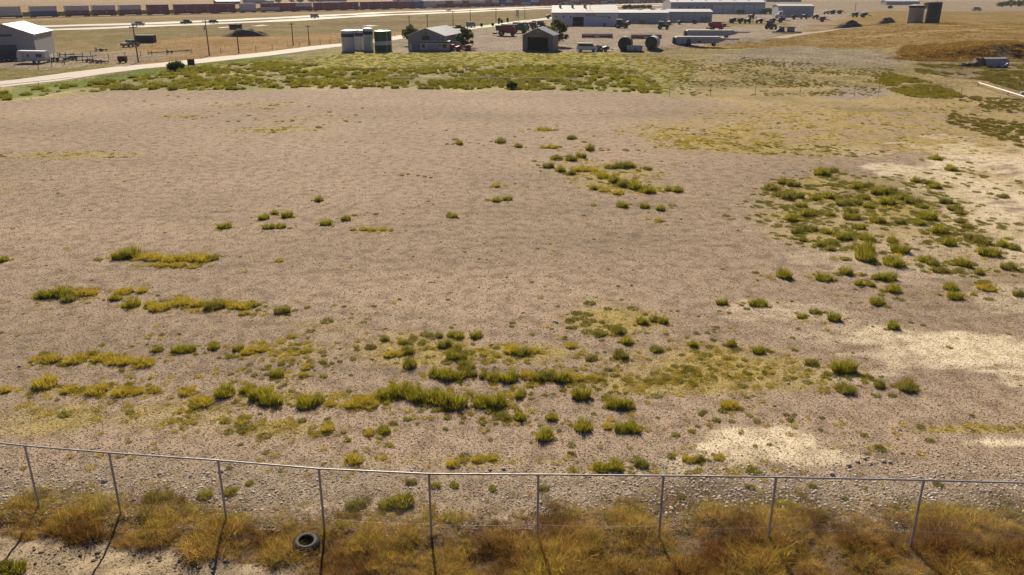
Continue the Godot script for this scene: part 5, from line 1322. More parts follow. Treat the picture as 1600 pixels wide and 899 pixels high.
func make_vehicles() -> void:
	var silver := mat(0.30, 0.30, 0.33, 0.3, 0.4)
	var black := mat(0.02, 0.02, 0.024, 0.3)
	var white := mat(0.75, 0.75, 0.75, 0.35)
	var along := Vector2(-47, -628.91) - Vector2(-165.31, -366.39)
	var hw := atan2(-along.y, along.x)
	car("pickup_truck", "silver pickup towing along the highway near the left", "pickup", on(-162.3, -369.63, 0.2), hw, "pickup", silver, "vehicles on the highway")
	car("pickup_truck", "black pickup on the highway right of the silver one", "pickup", on(-151.19, -395.43, 0.2), hw, "pickup", black, "vehicles on the highway")
	car("car", "dark low car on the highway behind the utility pole", "car", on(-139.98, -399.95, 0.2), hw, "car", black, "vehicles on the highway")
	car("van", "grey van on the highway above the white tanks", "van", on(-109.38, -473.83, 0.2), hw, "van", silver, "vehicles on the highway")
	car("car", "dark grey car on the highway above the grey barn", "car", on(-47.23, -638.38, 0.2), hw, "car", silver, "vehicles on the highway")
	car("van", "white van far along the highway before the workshop", "van", on(-8.05, -770.4, 0.2), hw, "van", white, "vehicles on the highway")
	car("car", "tiny dark car farthest along the highway", "car", on(50.46, -805.41, 0.2), hw, "car", black, "vehicles on the highway")
	var o := car("van", "grey van driving on the lane beyond the grey barn", "van", on(-17.19, -357.02, 0.1), 1.2, "van", mat(0.22, 0.22, 0.25, 0.4))
	car("pickup_truck", "black pickup parked on the verge beyond the grey barn", "pickup", on(-21.56, -336.88), 0.35, "pickup", black)
	car("pickup_truck", "small white pickup parked beside the utility pole in the field", "pickup", on(-107.01, -236.85), 1.25, "pickup", mat(0.3, 0.3, 0.3, 0.4))
	car("van", "white van parked among scrap frames in the equipment yard", "van", on(19.48, -219.18), 0.0, "van", white)
	car("car", "small white car far out on the dry rise", "car", on(274.68, -506.33), 0.1, "van", white)
	# semi by the warehouse
	o = thing("semi_truck", "white semi tractor parked at the left end of the warehouse", "truck", on(152.18, -484.73), PI)
	var st := begin()
	prism(st, [Vector2(-2.8, 0.8), Vector2(2.9, 0.8), Vector2(2.9, 1.9), Vector2(1.2, 2.1), Vector2(0.9, 3.5), Vector2(-1.0, 3.8), Vector2(-1.0, 1.1), Vector2(-2.8, 1.1)], -1.2, 1.2)
	part(st, "body", white, o)
	st = begin()
	prism(st, [Vector2(0.0, 2.2), Vector2(1.1, 2.2), Vector2(0.85, 3.1), Vector2(0.0, 3.1)], -1.22, 1.22)
	part(st, "window", black, o)
	for x in [2.0, -1.2, -2.3]:
		for z in [-1.0, 1.0]: wheel(o, Vector3(x, 0.52, z), 0.52, 0.35)
	# camper by the gabled hall
	o = thing("camper_trailer", "white camper trailer parked by the gabled hall", "camper", on(-103.66, -182.06), 0.1)
	st = begin()
	prism(st, [Vector2(-2.9, 0.45), Vector2(2.6, 0.45), Vector2(2.9, 1.0), Vector2(2.7, 2.5), Vector2(-2.7, 2.65), Vector2(-2.95, 1.6)], -1.2, 1.2)
	part(st, "body", mat(0.66, 0.67, 0.68, 0.5), o)
	window_on(o, 1.6, 1.3, 1.1, 0.6, 1.2)
	window_on(o, -0.6, 1.4, 0.3, 0.5, 1.2)
	st = begin()
	box(st, Vector3(-1.9, 0.5, 1.2), Vector3(-1.3, 2.2, 1.24))
	part(st, "door", mat(0.5, 0.52, 0.55), o)
	for z in [-1.1, 1.1]: wheel(o, Vector3(0.4, 0.36, z), 0.36, 0.24)
	st = begin()
	box(st, Vector3(-4.0, 0.5, -0.06), Vector3(-2.8, 0.62, 0.06))
	part(st, "drawbar", mat(0.1, 0.1, 0.1), o)
	# flat trailers and scrap along the left yard
	for k in 3:
		o = thing("flatbed_trailer", ["dark flatbed trailer just right of the camper", "dark flatbed trailer in the middle of the left yard", "low dark trailer in front of the gabled hall"][k], "trailer", on([-100.41, -185.38, -98.2, -189.7, -111.29, -187.08][k * 2], [-100.41, -185.38, -98.2, -189.7, -111.29, -187.08][k * 2 + 1]), [0.05, 0.1, 0.25][k], "flatbeds in the left yard")
		var l: float = [5.0, 7.5, 4.5][k]
		st = begin()
		box(st, Vector3(-l / 2, 0.75, -1.15), Vector3(l / 2, 0.95, 1.15))
		part(st, "deck", mat(0.06, 0.05, 0.05), o)
		st = begin()
		for x in 5: box(st, Vector3(-l / 2 + x * l / 4.2, 0.95, 1.05), Vector3(-l / 2 + x * l / 4.2 + 0.1, 1.8, 1.15))
		part(st, "stakes", mat(0.05, 0.04, 0.04), o)
		for x in [-l * 0.3, -l * 0.1]:
			for z in [-1.0, 1.0]: wheel(o, Vector3(x, 0.4, z), 0.4, 0.25)
	for k in 5:
		o = thing("scrap_frame", ["bent dark steel frame right of the middle flatbed", "low dark steel frame near the lane edge", "dark steel frame behind the middle flatbed", "thin steel frame before the far field", "long dark steel frame beside the lane fence"][k], "scrap", on([-92.52, -183.7, -89.24, -181.25, -103.72, -197.98, -106.87, -219.18, -86.36, -212.37][k * 2], [-92.52, -183.7, -89.24, -181.25, -103.72, -197.98, -106.87, -219.18, -86.36, -212.37][k * 2 + 1]), k * 0.4 - 0.5, "scrap frames in the left yard")
		st = begin()
		var l: float = [3.0, 3.4, 5.0, 2.6, 12.0][k]
		for z in [-0.6, 0.6]:
			tube(st, Vector3(-l / 2, 0.5, z), Vector3(l / 2, 0.35, z), 0.1, 0.1, 6)
			tube(st, Vector3(-l / 2, 0.0, z), Vector3(-l / 2, 1.0, z), 0.08, 0.08, 6)
			tube(st, Vector3(l / 2, 0.0, z), Vector3(l / 2, 0.5, z), 0.08, 0.08, 6)
		for x in 4: tube(st, Vector3(-l / 2 + l * x / 3.0, 0.45, -0.6), Vector3(-l / 2 + l * x / 3.0, 0.45, 0.6), 0.07, 0.07, 6)
		part(st, "frame", mat(0.05, 0.04, 0.035), o)
		for z in [-0.7, 0.7]: wheel(o, Vector3(0, 0.35, z), 0.35, 0.2)
	o = thing("rusty_drum", "rust-red fuel drum on a cradle beside the lane", "drum", on(-84.86, -182.88), 0.2)
	st = begin()
	lathe(st, [Vector2(0, -0.9), Vector2(0.6, -0.9), Vector2(0.62, 0.9), Vector2(0, 0.9)], 20, Transform3D(Basis(Vector3(0, 0, 1), PI / 2), Vector3(0, 0.85, 0)))
	part(st, "drum", mat(0.14, 0.035, 0.02), o)
	st = begin()
	for x in [-0.6, 0.6]: box(st, Vector3(x - 0.1, 0, -0.5), Vector3(x + 0.1, 0.4, 0.5))
	part(st, "cradle", mat(0.05, 0.04, 0.04), o)

# ---------- farm machines ----------
func combine(label: String, at: Vector3, yaw: float, paint: Color, roof: Color, s := 1.0) -> void:
	var o := thing("combine_harvester", label, "combine", at, yaw)
	o.scale = Vector3.ONE * s
	var p := mat(paint.r, paint.g, paint.b, 0.45)
	var st := begin()
	prism(st, [Vector2(-3.6, 1.3), Vector2(-3.4, 2.9), Vector2(-2.4, 3.3), Vector2(1.2, 3.4), Vector2(1.4, 1.2), Vector2(-2.6, 0.9)].slice(0), -1.4, 1.4, Transform3D(Basis(Vector3(1, 0, 0), Vector3(0, 1, 0), Vector3(0, 0, 1)), Vector3.ZERO))
	part(st, "body", p, o)
	st = begin()
	prism(st, [Vector2(-2.2, 3.3), Vector2(1.0, 3.4), Vector2(1.3, 3.95), Vector2(-2.5, 3.9)], -1.55, 1.55)
	part(st, "grain_tank", mat(roof.r, roof.g, roof.b, 0.5), o)
	st = begin()
	prism(st, [Vector2(1.4, 1.6), Vector2(3.0, 1.8), Vector2(3.2, 3.3), Vector2(1.4, 3.35)], -0.9, 0.9)
	part(st, "cab", mat(0.02, 0.025, 0.03, 0.15, 0.0, false), o)
	st = begin()
	box(st, Vector3(1.3, 3.35, -1.0), Vector3(3.4, 3.55, 1.0))
	part(st, "cab_roof", mat(roof.r, roof.g, roof.b, 0.5), o)
	for z in [-1.5, 1.5]:
		wheel(o, Vector3(1.2, 0.95, z), 0.95, 0.7, Color(0.4, 0.35, 0.1))
		wheel(o, Vector3(-2.7, 0.6, z * 0.9), 0.6, 0.45, Color(0.4, 0.35, 0.1))
	st = begin()
	tube(st, Vector3(0.8, 3.3, 1.7), Vector3(-4.2, 3.6, 1.75), 0.22, 0.2, 10)
	part(st, "auger", p, o)
	st = begin()
	box(st, Vector3(2.7, 0.6, -0.7), Vector3(4.2, 1.2, 0.7))
	part(st, "feeder", p, o)

func tractor(called: String, label: String, at: Vector3, yaw: float, paint: Color, roof: Color, s := 1.0) -> void:
	var o := thing(called, label, "tractor", at, yaw)
	o.scale = Vector3.ONE * s
	var p := mat(paint.r, paint.g, paint.b, 0.45)
	var st := begin()
	prism(st, [Vector2(-0.6, 0.9), Vector2(2.4, 0.8), Vector2(2.4, 1.7), Vector2(0.4, 1.9), Vector2(-0.6, 1.6)], -0.5, 0.5)
	part(st, "hood", p, o)
	st = begin()
	prism(st, [Vector2(-1.4, 1.2), Vector2(0.35, 1.3), Vector2(0.2, 2.7), Vector2(-1.3, 2.7)], -0.8, 0.8)
	part(st, "cab", mat(0.02, 0.025, 0.03, 0.15, 0.0, false), o)
	st = begin()
	box(st, Vector3(-1.5, 2.7, -0.9), Vector3(0.4, 2.9, 0.9))
	part(st, "cab_roof", mat(roof.r, roof.g, roof.b, 0.5), o)
	for z in [-1.0, 1.0]:
		wheel(o, Vector3(-0.9, 0.85, z), 0.85, 0.5, Color(0.35, 0.3, 0.08))
		wheel(o, Vector3(1.7, 0.55, z * 0.9), 0.55, 0.35, Color(0.35, 0.3, 0.08))
		st = begin()
		box(st, Vector3(-1.7, 1.72, z - 0.28), Vector3(-0.1, 1.8, z + 0.28))
		part(st, "mudguard", p, o)
	st = begin()
	tube(st, Vector3(1.2, 1.8, 0.3), Vector3(1.2, 2.6, 0.3), 0.06, 0.06, 6)
	part(st, "exhaust", mat(0.05, 0.05, 0.05), o)

func sprayer(label: String, at: Vector3, yaw: float, paint: Color, group := "") -> void:
	var o := thing("field_sprayer", label, "sprayer", at, yaw, group)
	var p := mat(paint.r, paint.g, paint.b, 0.5)
	var st := begin()
	box(st, Vector3(-2.8, 1.5, -0.6), Vector3(2.8, 1.8, 0.6))
	part(st, "frame", p, o)
	st = begin()
	lathe(st, [Vector2(0, -1.4), Vector2(0.75, -1.2), Vector2(0.8, 1.2), Vector2(0, 1.4)], 18, Transform3D(Basis(Vector3(0, 0, 1), PI / 2), Vector3(-0.9, 2.4, 0)))
	part(st, "tank", mat(0.16, 0.13, 0.11), o)
	st = begin()
	prism(st, [Vector2(1.2, 1.8), Vector2(2.6, 1.8), Vector2(2.5, 3.1), Vector2(1.2, 3.1)], -0.7, 0.7)
	part(st, "cab", mat(0.02, 0.025, 0.03, 0.15, 0.0, false), o)
	for x in [-1.9, 1.9]:
		for z in [-1.5, 1.5]: wheel(o, Vector3(x, 0.95, z), 0.95, 0.4, Color(0.5, 0.42, 0.35))
	st = begin()
	for z in [-1.3, 1.3]: tube(st, Vector3(-3.2, 2.0, z), Vector3(2.6, 2.6, z), 0.1, 0.1, 6)
	part(st, "boom", p, o)

func header(label: String, at: Vector3, yaw: float, l: float, group: String) -> void:
	var o := thing("combine_header", label, "harvester header", at, yaw, group)
	var red := mat(0.20, 0.02, 0.03, 0.5)
	var st := begin()
	prism(st, [Vector2(-0.9, 0.1), Vector2(0.6, 0.1), Vector2(-0.2, 0.35), Vector2(-0.6, 1.25), Vector2(-0.9, 1.25)], -l / 2, l / 2, Transform3D(Basis(Vector3(0, 0, 1), Vector3(0, 1, 0), Vector3(-1, 0, 0)), Vector3.ZERO))
	part(st, "table", red, o)
	for s in [-1.0, 1.0]:
		st = begin()
		box(st, Vector3(s * l / 2 - 0.08, 0.05, -0.9), Vector3(s * l / 2 + 0.08, 1.3, 1.1))
		part(st, "end_panel", red, o)
	st = begin()
	for k in 6:
		var a := TAU * k / 6.0
		tube(st, Vector3(-l / 2, 1.15 + sin(a) * 0.45, 0.5 + cos(a) * 0.45), Vector3(l / 2, 1.15 + sin(a) * 0.45, 0.5 + cos(a) * 0.45), 0.03, 0.03, 4)
	tube(st, Vector3(-l / 2, 1.15, 0.5), Vector3(l / 2, 1.15, 0.5), 0.08, 0.08, 8)
	for k in 7:
		var x := -l / 2 + l * k / 6.0
		for j in 3:
			var a := PI * j / 3.0
			tube(st, Vector3(x, 1.15 - sin(a) * 0.45, 0.5 - cos(a) * 0.45), Vector3(x, 1.15 + sin(a) * 0.45, 0.5 + cos(a) * 0.45), 0.025, 0.025, 4)
	part(st, "reel", mat(0.20, 0.17, 0.17, 0.5), o)
	st = begin()
	box(st, Vector3(-0.7, 0.25, 0.95), Vector3(0.7, 0.55, 1.2))
	part(st, "placard", mat(0.7, 0.68, 0.62), o)

func make_machines() -> void:
	combine("dark red combine parked foremost of the machines by the lane", on(-2.42, -292.01), PI - 0.1, Color(0.24, 0.015, 0.03), Color(0.30, 0.27, 0.22))
	combine("green combine with pale tank cover behind the red one", on(1.89, -314.05), PI - 0.3, Color(0.015, 0.10, 0.04), Color(0.50, 0.48, 0.38))
	sprayer("brown field sprayer right of the green combine", on(7.3, -334.18), 2.8, Color(0.13, 0.09, 0.08), "sprayers beside the combines")
	sprayer("dark field sprayer farthest right of the parked machines", on(10.74, -348.1), 2.8, Color(0.09, 0.07, 0.065), "sprayers beside the combines")
	tractor("tractor", "dark tractor with white cab roof at the workshop corner", on(45.66, -357.02), -0.4, Color(0.03, 0.03, 0.03), Color(0.75, 0.74, 0.68), 1.25)
	tractor("tractor", "green tractor in front of the grey stores", on(61.06, -345.23), -0.2, Color(0.02, 0.09, 0.03), Color(0.5, 0.52, 0.5), 1.1)
	tractor("tractor", "black tractor beside the loaded flat rack", on(104.13, -342.4), 0.5, Color(0.03, 0.035, 0.035), Color(0.05, 0.05, 0.05), 1.1)
	combine("bright red swather parked in the middle of the equipment yard", on(79.78, -334.18), 2.7, Color(0.45, 0.015, 0.05), Color(0.2, 0.02, 0.02), 0.82)
	combine("green combine at the right end of the machinery hall", on(167.37, -562.13), PI, Color(0.02, 0.15, 0.07), Color(0.45, 0.45, 0.36))
	combine("dark green combine before the machinery hall doors", on(148.54, -557.68), PI, Color(0.015, 0.06, 0.05), Color(0.05, 0.12, 0.1), 0.8)
	header("dark red combine header with a reel, left of the pair", on(28.34, -282.09), -0.03, 10.0, "combine headers in the equipment yard")
	header("dark red combine header behind the green lying tank", on(43.76, -276.45), -0.03, 9.6, "combine headers in the equipment yard")
	# grey grain box
	var o := thing("grain_box", "open grey box trailer between the black and green lying tanks", "trailer", on(31.62, -217.4), -0.3)
	var st := begin()
	for s in [-1.0, 1.0]: box(st, Vector3(-1.8, 0.3, s * 1.2 - 0.05), Vector3(1.8, 1.5, s * 1.2 + 0.05))
	for s in [-1.0, 1.0]: box(st, Vector3(s * 1.8 - 0.05, 0.3, -1.15), Vector3(s * 1.8 + 0.05, 1.5, 1.15))
	part(st, "sides", mat(0.42, 0.44, 0.48), o)
	st = begin()
	box(st, Vector3(-1.75, 0.3, -1.15), Vector3(1.75, 0.4, 1.15))
	part(st, "bed", mat(0.14, 0.12, 0.11), o)
	for z in [-1.3, 1.3]: wheel(o, Vector3(0.3, 0.36, z), 0.36, 0.22)
	# two long white trailers
	for k in 2:
		o = thing("long_trailer", ["long white trailer with a cream cover and dark rear frame", "long white trailer behind, partly hidden by the cream-covered one"][k], "trailer", on([51.89, -235.3, 65.18, -278.31][k * 2], [51.89, -235.3, 65.18, -278.31][k * 2 + 1]), [-0.1, -0.08][k], "long white trailers")
		var l: float = [14.0, 17.0][k]
		st = begin()
		prism(st, [Vector2(-l / 2, 0.5), Vector2(l * 0.36, 0.9), Vector2(l / 2, 1.6), Vector2(l / 2, 2.3), Vector2(-l / 2, 2.3)], -1.25, 1.25)
		part(st, "body", mat(0.46, 0.48, 0.52, 0.55), o)
		st = begin()
		prism(st, [Vector2(-l / 2 + 0.6, 2.3), Vector2(l / 2 - 1.0, 2.3), Vector2(l / 2 - 1.6, 2.62), Vector2(-l / 2 + 0.9, 2.62)], -1.3, 1.3)
		part(st, "cover", mat(0.74, 0.69, 0.56, 0.5), o)
		st = begin()
		box(st, Vector3(l / 2, 1.7, -0.5), Vector3(l / 2 + 4.0, 2.2, 0.5))
		part(st, "conveyor", mat(0.66, 0.63, 0.60, 0.5), o)
		st = begin()
		prism(st, [Vector2(-l / 2 - 0.25, 0.2), Vector2(-l / 2 + 0.9, 0.2), Vector2(-l / 2 + 0.5, 2.35), Vector2(-l / 2 - 0.1, 2.4)], -1.35, 1.35)
		part(st, "rear_frame", mat(0.035, 0.04, 0.045, 0.6), o)
		if k == 0:
			st = begin()
			prism(st, [Vector2(-3.4, 0.2), Vector2(-2.0, 0.2), Vector2(-2.5, 1.9), Vector2(-3.3, 1.9)], 1.25, 1.5)
			part(st, "brace", mat(0.035, 0.04, 0.045, 0.6), o)
			st = begin()
			box(st, Vector3(-0.2, 0.9, 1.25), Vector3(0.3, 1.5, 1.4))
			part(st, "control_box", mat(0.05, 0.05, 0.05), o)
		for x in [-l * 0.32, -l * 0.22, l * 0.3]:
			for z in [-1.1, 1.1]: wheel(o, Vector3(x, 0.5, z), 0.5, 0.3)
	# loaded flat rack near the dry rise
	o = thing("flat_rack", "flat rack loaded with grey and orange machine parts near the rise", "trailer", on(100.58, -311.7), -0.15)
	st = begin()
	box(st, Vector3(-5.0, 0.3, -1.3), Vector3(5.4, 0.75, 1.3))
	part(st, "deck", mat(0.13, 0.11, 0.11), o)
	st = begin()
	box(st, Vector3(-1.6, 2.1, -0.7), Vector3(3.4, 2.45, 0.5))
	part(st, "boom", mat(0.55, 0.34, 0.22), o)
	st = begin()
	lathe(st, [Vector2(0, -1.4), Vector2(0.7, -1.2), Vector2(0.7, 1.2), Vector2(0, 1.4)], 16, Transform3D(Basis(Vector3(0, 0, 1), PI / 2), Vector3(1.6, 1.45, 0.4)))
	part(st, "tank", mat(0.30, 0.29, 0.30), o)
	st = begin()
	prism(st, [Vector2(-4.0, 0.75), Vector2(-0.6, 0.75), Vector2(-0.9, 2.3), Vector2(-2.0, 2.3), Vector2(-3.2, 1.2)], -0.9, 0.9)
	part(st, "engine", mat(0.12, 0.10, 0.10), o)
	st = begin()
	lathe(st, [Vector2(0, 0), Vector2(0.5, 0.1), Vector2(0.45, 0.7), Vector2(0, 0.9)], 14, Transform3D(Basis.IDENTITY, Vector3(-2.4, 2.0, 0.5)))
	part(st, "drum", mat(0.7, 0.7, 0.7), o)
	# loose machines and racks round the yard: a frame with wheels and a load each
	var bits := [-15.73, -218.02, -13.67, -216.86, -11.49, -219.18, 22.58, -220.31, 24.29, -219.04, 105.01, -405.35, 108.67, -405.35, 112.01, -405.35, 118.25, -406.92, 125.08, -409.3, 130.95, -413.33, 198.12, -538.19, 199.01, -530.92, 199.62, -521.15, 178.07, -443.51, 176.86, -429.26, 152.86, -463.41, 158.41, -463.41, 166.15, -467.65, 91.32, -610.79, 102.8, -625.2, 102.1, -593.67, 76.82, -390.28, 84.34, -393.94, 131.35, -468.56, 20.24, -473.83, 152.38, -418.62, 71.48, -386.68, 52.4, -383.14, 86.45, -348.1]
	var what := ["red machine wreck at the right end of the office trailer", "red implement under the round bushy tree", "red and white implement right of the round bushy tree", "tangle of steel frames right of the parked white van", "heap of steel racks left of the black lying tank", "dark low implement, first behind the red swather", "dark low implement, second behind the red swather", "dark low implement, third behind the red swather", "dark upright implement beyond the yellow verge strip", "bright blue implement beyond the yellow verge strip", "dark blue implement right of the bright blue one", "dark green implement nearest the warehouse in the far row", "dark green implement in the middle of the far row", "dark green implement at the right of the far row", "small dark implement by the pipe on the rise", "dark wheeled implement by the pale pipe end", "dark implement along the front of the warehouse", "dark implement right of centre before the warehouse", "dark implement at the right end of the warehouse", "grey implement far behind the yellow-door store", "red-grey implement far behind the stores", "reddish implement at the left end of the machinery hall", "dark rack at the foot of the right-hand grey store", "dark implement at the right end of the grey stores", "dark auger with a raised head behind the swather", "red steel crane parts at the left end of the workshop", "red implement at the foot of the golden rise", "dark implement right of the green tractor", "dark implement right of the white-roofed tractor", "dark red implement behind the bright red swather"]
	var tint := [Color(0.34, 0.03, 0.03), Color(0.34, 0.03, 0.03), Color(0.34, 0.03, 0.03), Color(0.22, 0.20, 0.20), Color(0.18, 0.16, 0.17), Color(0.06, 0.05, 0.04), Color(0.06, 0.05, 0.04), Color(0.06, 0.05, 0.04), Color(0.04, 0.045, 0.04), Color(0.04, 0.16, 0.25), Color(0.05, 0.07, 0.11), Color(0.02, 0.05, 0.035), Color(0.02, 0.05, 0.035), Color(0.02, 0.05, 0.035), Color(0.05, 0.05, 0.04), Color(0.04, 0.045, 0.04), Color(0.04, 0.04, 0.045), Color(0.04, 0.04, 0.045), Color(0.04, 0.045, 0.045), Color(0.2, 0.2, 0.22), Color(0.22, 0.14, 0.14), Color(0.14, 0.07, 0.08), Color(0.05, 0.05, 0.05), Color(0.06, 0.05, 0.05), Color(0.05, 0.05, 0.05), Color(0.26, 0.08, 0.09), Color(0.25, 0.05, 0.03), Color(0.05, 0.05, 0.05), Color(0.06, 0.06, 0.08), Color(0.10, 0.02, 0.02)]
	for k in what.size():
		var p := on(bits[k * 2], bits[k * 2 + 1])
		var s := 1.0 if p.z > -240.0 else 1.25 if p.z > -400.0 else 1.6
		o = thing("farm_implement", what[k], "farm implement", p, (k * 37 % 10) * 0.12 - 0.5, "implements round the equipment yard")
		o.scale = Vector3.ONE * s
		var m := mat(tint[k].r, tint[k].g, tint[k].b, 0.6)
		var r := RandomNumberGenerator.new()
		r.seed = 900 + k
		st = begin()
		for z in [-0.7, 0.7]: tube(st, Vector3(-1.7, 0.6, z), Vector3(1.8, 0.7, z), 0.09, 0.09, 6)
		for x in 4: tube(st, Vector3(-1.5 + x, 0.62, -0.7), Vector3(-1.5 + x, 0.66, 0.7), 0.08, 0.08, 6)
		part(st, "frame", m, o)
		st = begin()
		var hh := r.randf_range(0.4, 0.9)
		prism(st, [Vector2(-1.0, 0.7), Vector2(0.7, 0.75), Vector2(0.9, 0.75 + hh), Vector2(0.1, 1.1 + hh * 0.6), Vector2(-0.9, 0.8 + hh * 0.7)], -0.55, 0.6)
		part(st, "hopper", m, o)
		for z in [-0.85, 0.85]: wheel(o, Vector3(r.randf_range(-0.6, 0.4), 0.42, z), 0.42, 0.25, Color(0.3, 0.25, 0.2))
		st = begin()
		tube(st, Vector3(0.6, 0.8, 0.2), Vector3(1.6, 1.3 + hh * 0.5, 0.3), 0.09, 0.07, 6)
		tube(st, Vector3(1.7, 0.65, 0), Vector3(2.6, 0.4, 0), 0.07, 0.07, 6)
		part(st, "drawbar", m, o)

# ---------- poles, signs and other small things ----------
func make_small_things() -> void:
	var wood := mat(0.13, 0.10, 0.075, 0.95)
	# utility poles: foot x, z, height, cross-arm or not
	var foot := [-81.86, -183.7, -73.39, -203.91, -69.28, -213.48, -63.18, -243.86, -59.25, -246.77, -26.02, -376.27, -19.79, -405.35, -8.15, -434.7, -38.74, -321.31, -33.48, -336.88, 7.1, -473.83, 60.41, -520.6, 181.54, -453.11, 45.66, -679.26]
	var high := [7.8, 8.3, 7.2, 6.2, 5.4, 6.4, 6.2, 6.0, 5.8, 5.8, 6.0, 6.0, 6.5, 6.5]
	var beside := ["tallest at the left beside the rusty drum", "with a pale transformer beside the lane", "thin, before the hut on the mound", "in the golden field left of the tanks", "thin, right of the golden-field pole", "beyond the round bushy tree", "behind the grey van on the lane", "behind the slim young trees", "faint, beyond the broad dark tree", "faint, beyond the barn roof", "beyond the dark sprayers", "behind the grey stores", "faint, on the plain beyond the rise", "on the skyline behind the workshop"]
	for k in beside.size():
		var o := thing("utility_pole", "wooden utility pole " + beside[k], "utility pole", on(foot[k * 2], foot[k * 2 + 1]), 0.8, "utility poles")
		var st := begin()
		tube(st, Vector3(0, -0.4, 0), Vector3(0, high[k], 0), 0.16, 0.11, 8)
		part(st, "pole", wood, o)
		st = begin()
		box(st, Vector3(-0.9, high[k] - 0.5, 0.08), Vector3(0.9, high[k] - 0.38, 0.18))
		part(st, "crossarm", wood, o)
		for x in [-0.8, 0.0, 0.8]:
			st = begin()
			tube(st, Vector3(x, high[k] - 0.38, 0.13), Vector3(x, high[k] - 0.2, 0.13), 0.05, 0.04, 6)
			part(st, "insulator", mat(0.3, 0.3, 0.3, 0.3), o)
		if k == 1:
			st = begin()
			tube(st, Vector3(-0.35, high[k] - 2.4, 0.1), Vector3(-0.35, high[k] - 1.4, 0.1), 0.3, 0.3, 12)
			part(st, "transformer", mat(0.5, 0.5, 0.52), o)
	# field fence posts along the lane, tied by wire
	var line := [Vector2(-95.37, -168.44), Vector2(-94.49, -182.06), Vector2(-91.52, -190.58), Vector2(-88.69, -200.9), Vector2(-79.5, -209.12), Vector2(-73.45, -212.37), Vector2(-67.29, -221.55), Vector2(-61.46, -231.53), Vector2(-57.86, -242.42), Vector2(-52.62, -257.54), Vector2(-45.66, -274.62), Vector2(-35.76, -296.17), Vector2(-26.63, -321.31)]
	var lane := thing("wire_fence", "old wire fence on wooden posts along the far side of the lane", "fence", Vector3.ZERO)
	var posts := []
	for i in line.size() - 1:
		var n := int((line[i + 1] - line[i]).length() / 4.5)
		for k in n: posts.append(line[i].lerp(line[i + 1], float(k) / n))
	for i in posts.size():
		var p: Vector2 = posts[i]
		var st := begin()
		tube(st, on(p.x, p.y, -0.2), on(p.x, p.y, 1.3) + Vector3(rng.randf_range(-0.06, 0.06), 0, 0), 0.07, 0.06, 6)
		part(st, "post", wood, lane)
		if i:
			st = begin()
			for y in [0.5, 0.85, 1.15]: tube(st, on(posts[i - 1].x, posts[i - 1].y, y), on(p.x, p.y, y), 0.006, 0.006, 3, false)
			part(st, "wire", mat(0.2, 0.18, 0.16), lane)
	# thin posts of the wire fence behind the yard
	var back := thing("wire_fence", "thin wire fence crossing behind the gravel yard on the right", "fence", Vector3.ZERO)
	line = [Vector2(23.4, -122.88), Vector2(29.66, -123.65), Vector2(36.58, -124.43), Vector2(43.45, -124.82), Vector2(51.35, -124.04), Vector2(54.57, -123.27), Vector2(59.57, -122.12), Vector2(64.29, -118.46), Vector2(64.6, -109.23), Vector2(60.74, -92.09)]
	for i in line.size():
		var p: Vector2 = line[i]
		var st := begin()
		tube(st, on(p.x, p.y, -0.2), on(p.x, p.y, 1.9), 0.035, 0.03, 6)
		part(st, "post", mat(0.2, 0.19, 0.18), back)
		if i:
			st = begin()
			for y in [0.3, 1.0, 1.8]: tube(st, on(line[i - 1].x, line[i - 1].y, y), on(p.x, p.y, y), 0.006, 0.006, 3, false)
			part(st, "wire", mat(0.2, 0.19, 0.18), back)
	# pale pipes lying on the ground
	var runs := [[Vector2(77.41, -137.81), Vector2(75.06, -125.22), Vector2(72.8, -114.32), Vector2(69.35, -96.24)], [Vector2(-22.23, -144.49), Vector2(-13.32, -144.28), Vector2(-4.43, -144.08), Vector2(4.42, -143.66), Vector2(11.04, -143.46)], [Vector2(-84.31, -126.82), Vector2(-82.48, -133.65), Vector2(-79.9, -140.23), Vector2(-77.64, -147.47)]]
	var note := ["thick white pipe lying across the brushy ground on the right", "thin pale pipe lying through the weed belt", "thin white pipe running beside the lane at the left"]
	for k in 3:
		var o := thing("pipe", note[k], "pipe", Vector3.ZERO)
		var r: float = [0.12, 0.05, 0.06][k]
		for i in runs[k].size() - 1:
			var st := begin()
			var a: Vector2 = runs[k][i]
			var b: Vector2 = runs[k][i + 1]
			var up: float = [0.5, 0.75, 0.6][k]
			tube(st, on(a.x, a.y, up), on(b.x, b.y, up), r, r, 10)
			part(st, "pipe_length", mat(0.75, 0.68, 0.62, 0.5), o)
			st = begin()
			tube(st, on(a.x, a.y, -0.2), on(a.x, a.y, up), r * 0.6, r * 0.6, 8)
			part(st, "support", wood, o)
	# notice board at the lane
	var o := thing("notice_board", "dark notice board on two wooden legs beside the lane", "sign", on(-64.5, -168.44), 0.25)
	var st := begin()
	box(st, Vector3(-0.68, 0.75, -0.06), Vector3(0.68, 1.95, 0.06))
	part(st, "board", mat(0.045, 0.045, 0.045, 0.8), o)
	st = begin()
	for x in [-0.66, 0.58]: box(st, Vector3(x, 0.75, 0.06), Vector3(x + 0.1, 2.0, 0.1))
	part(st, "frame", mat(0.02, 0.018, 0.016), o)
	for x in [-0.5, 0.5]:
		st = begin()
		box(st, Vector3(x - 0.06, -0.2, -0.05), Vector3(x + 0.06, 0.75, 0.05))
		part(st, "leg", wood, o)
	# pylon sign
	o = thing("pylon_sign", "tall pale pylon sign standing by the lane", "sign", on(2.72, -425.9), -0.2)
	for x in [-0.62, 0.62]:
		st = begin()
		box(st, Vector3(x - 0.12, 0, -0.12), Vector3(x + 0.12, 5.6, 0.12))
		part(st, "post", mat(0.55, 0.52, 0.48), o)
	st = begin()
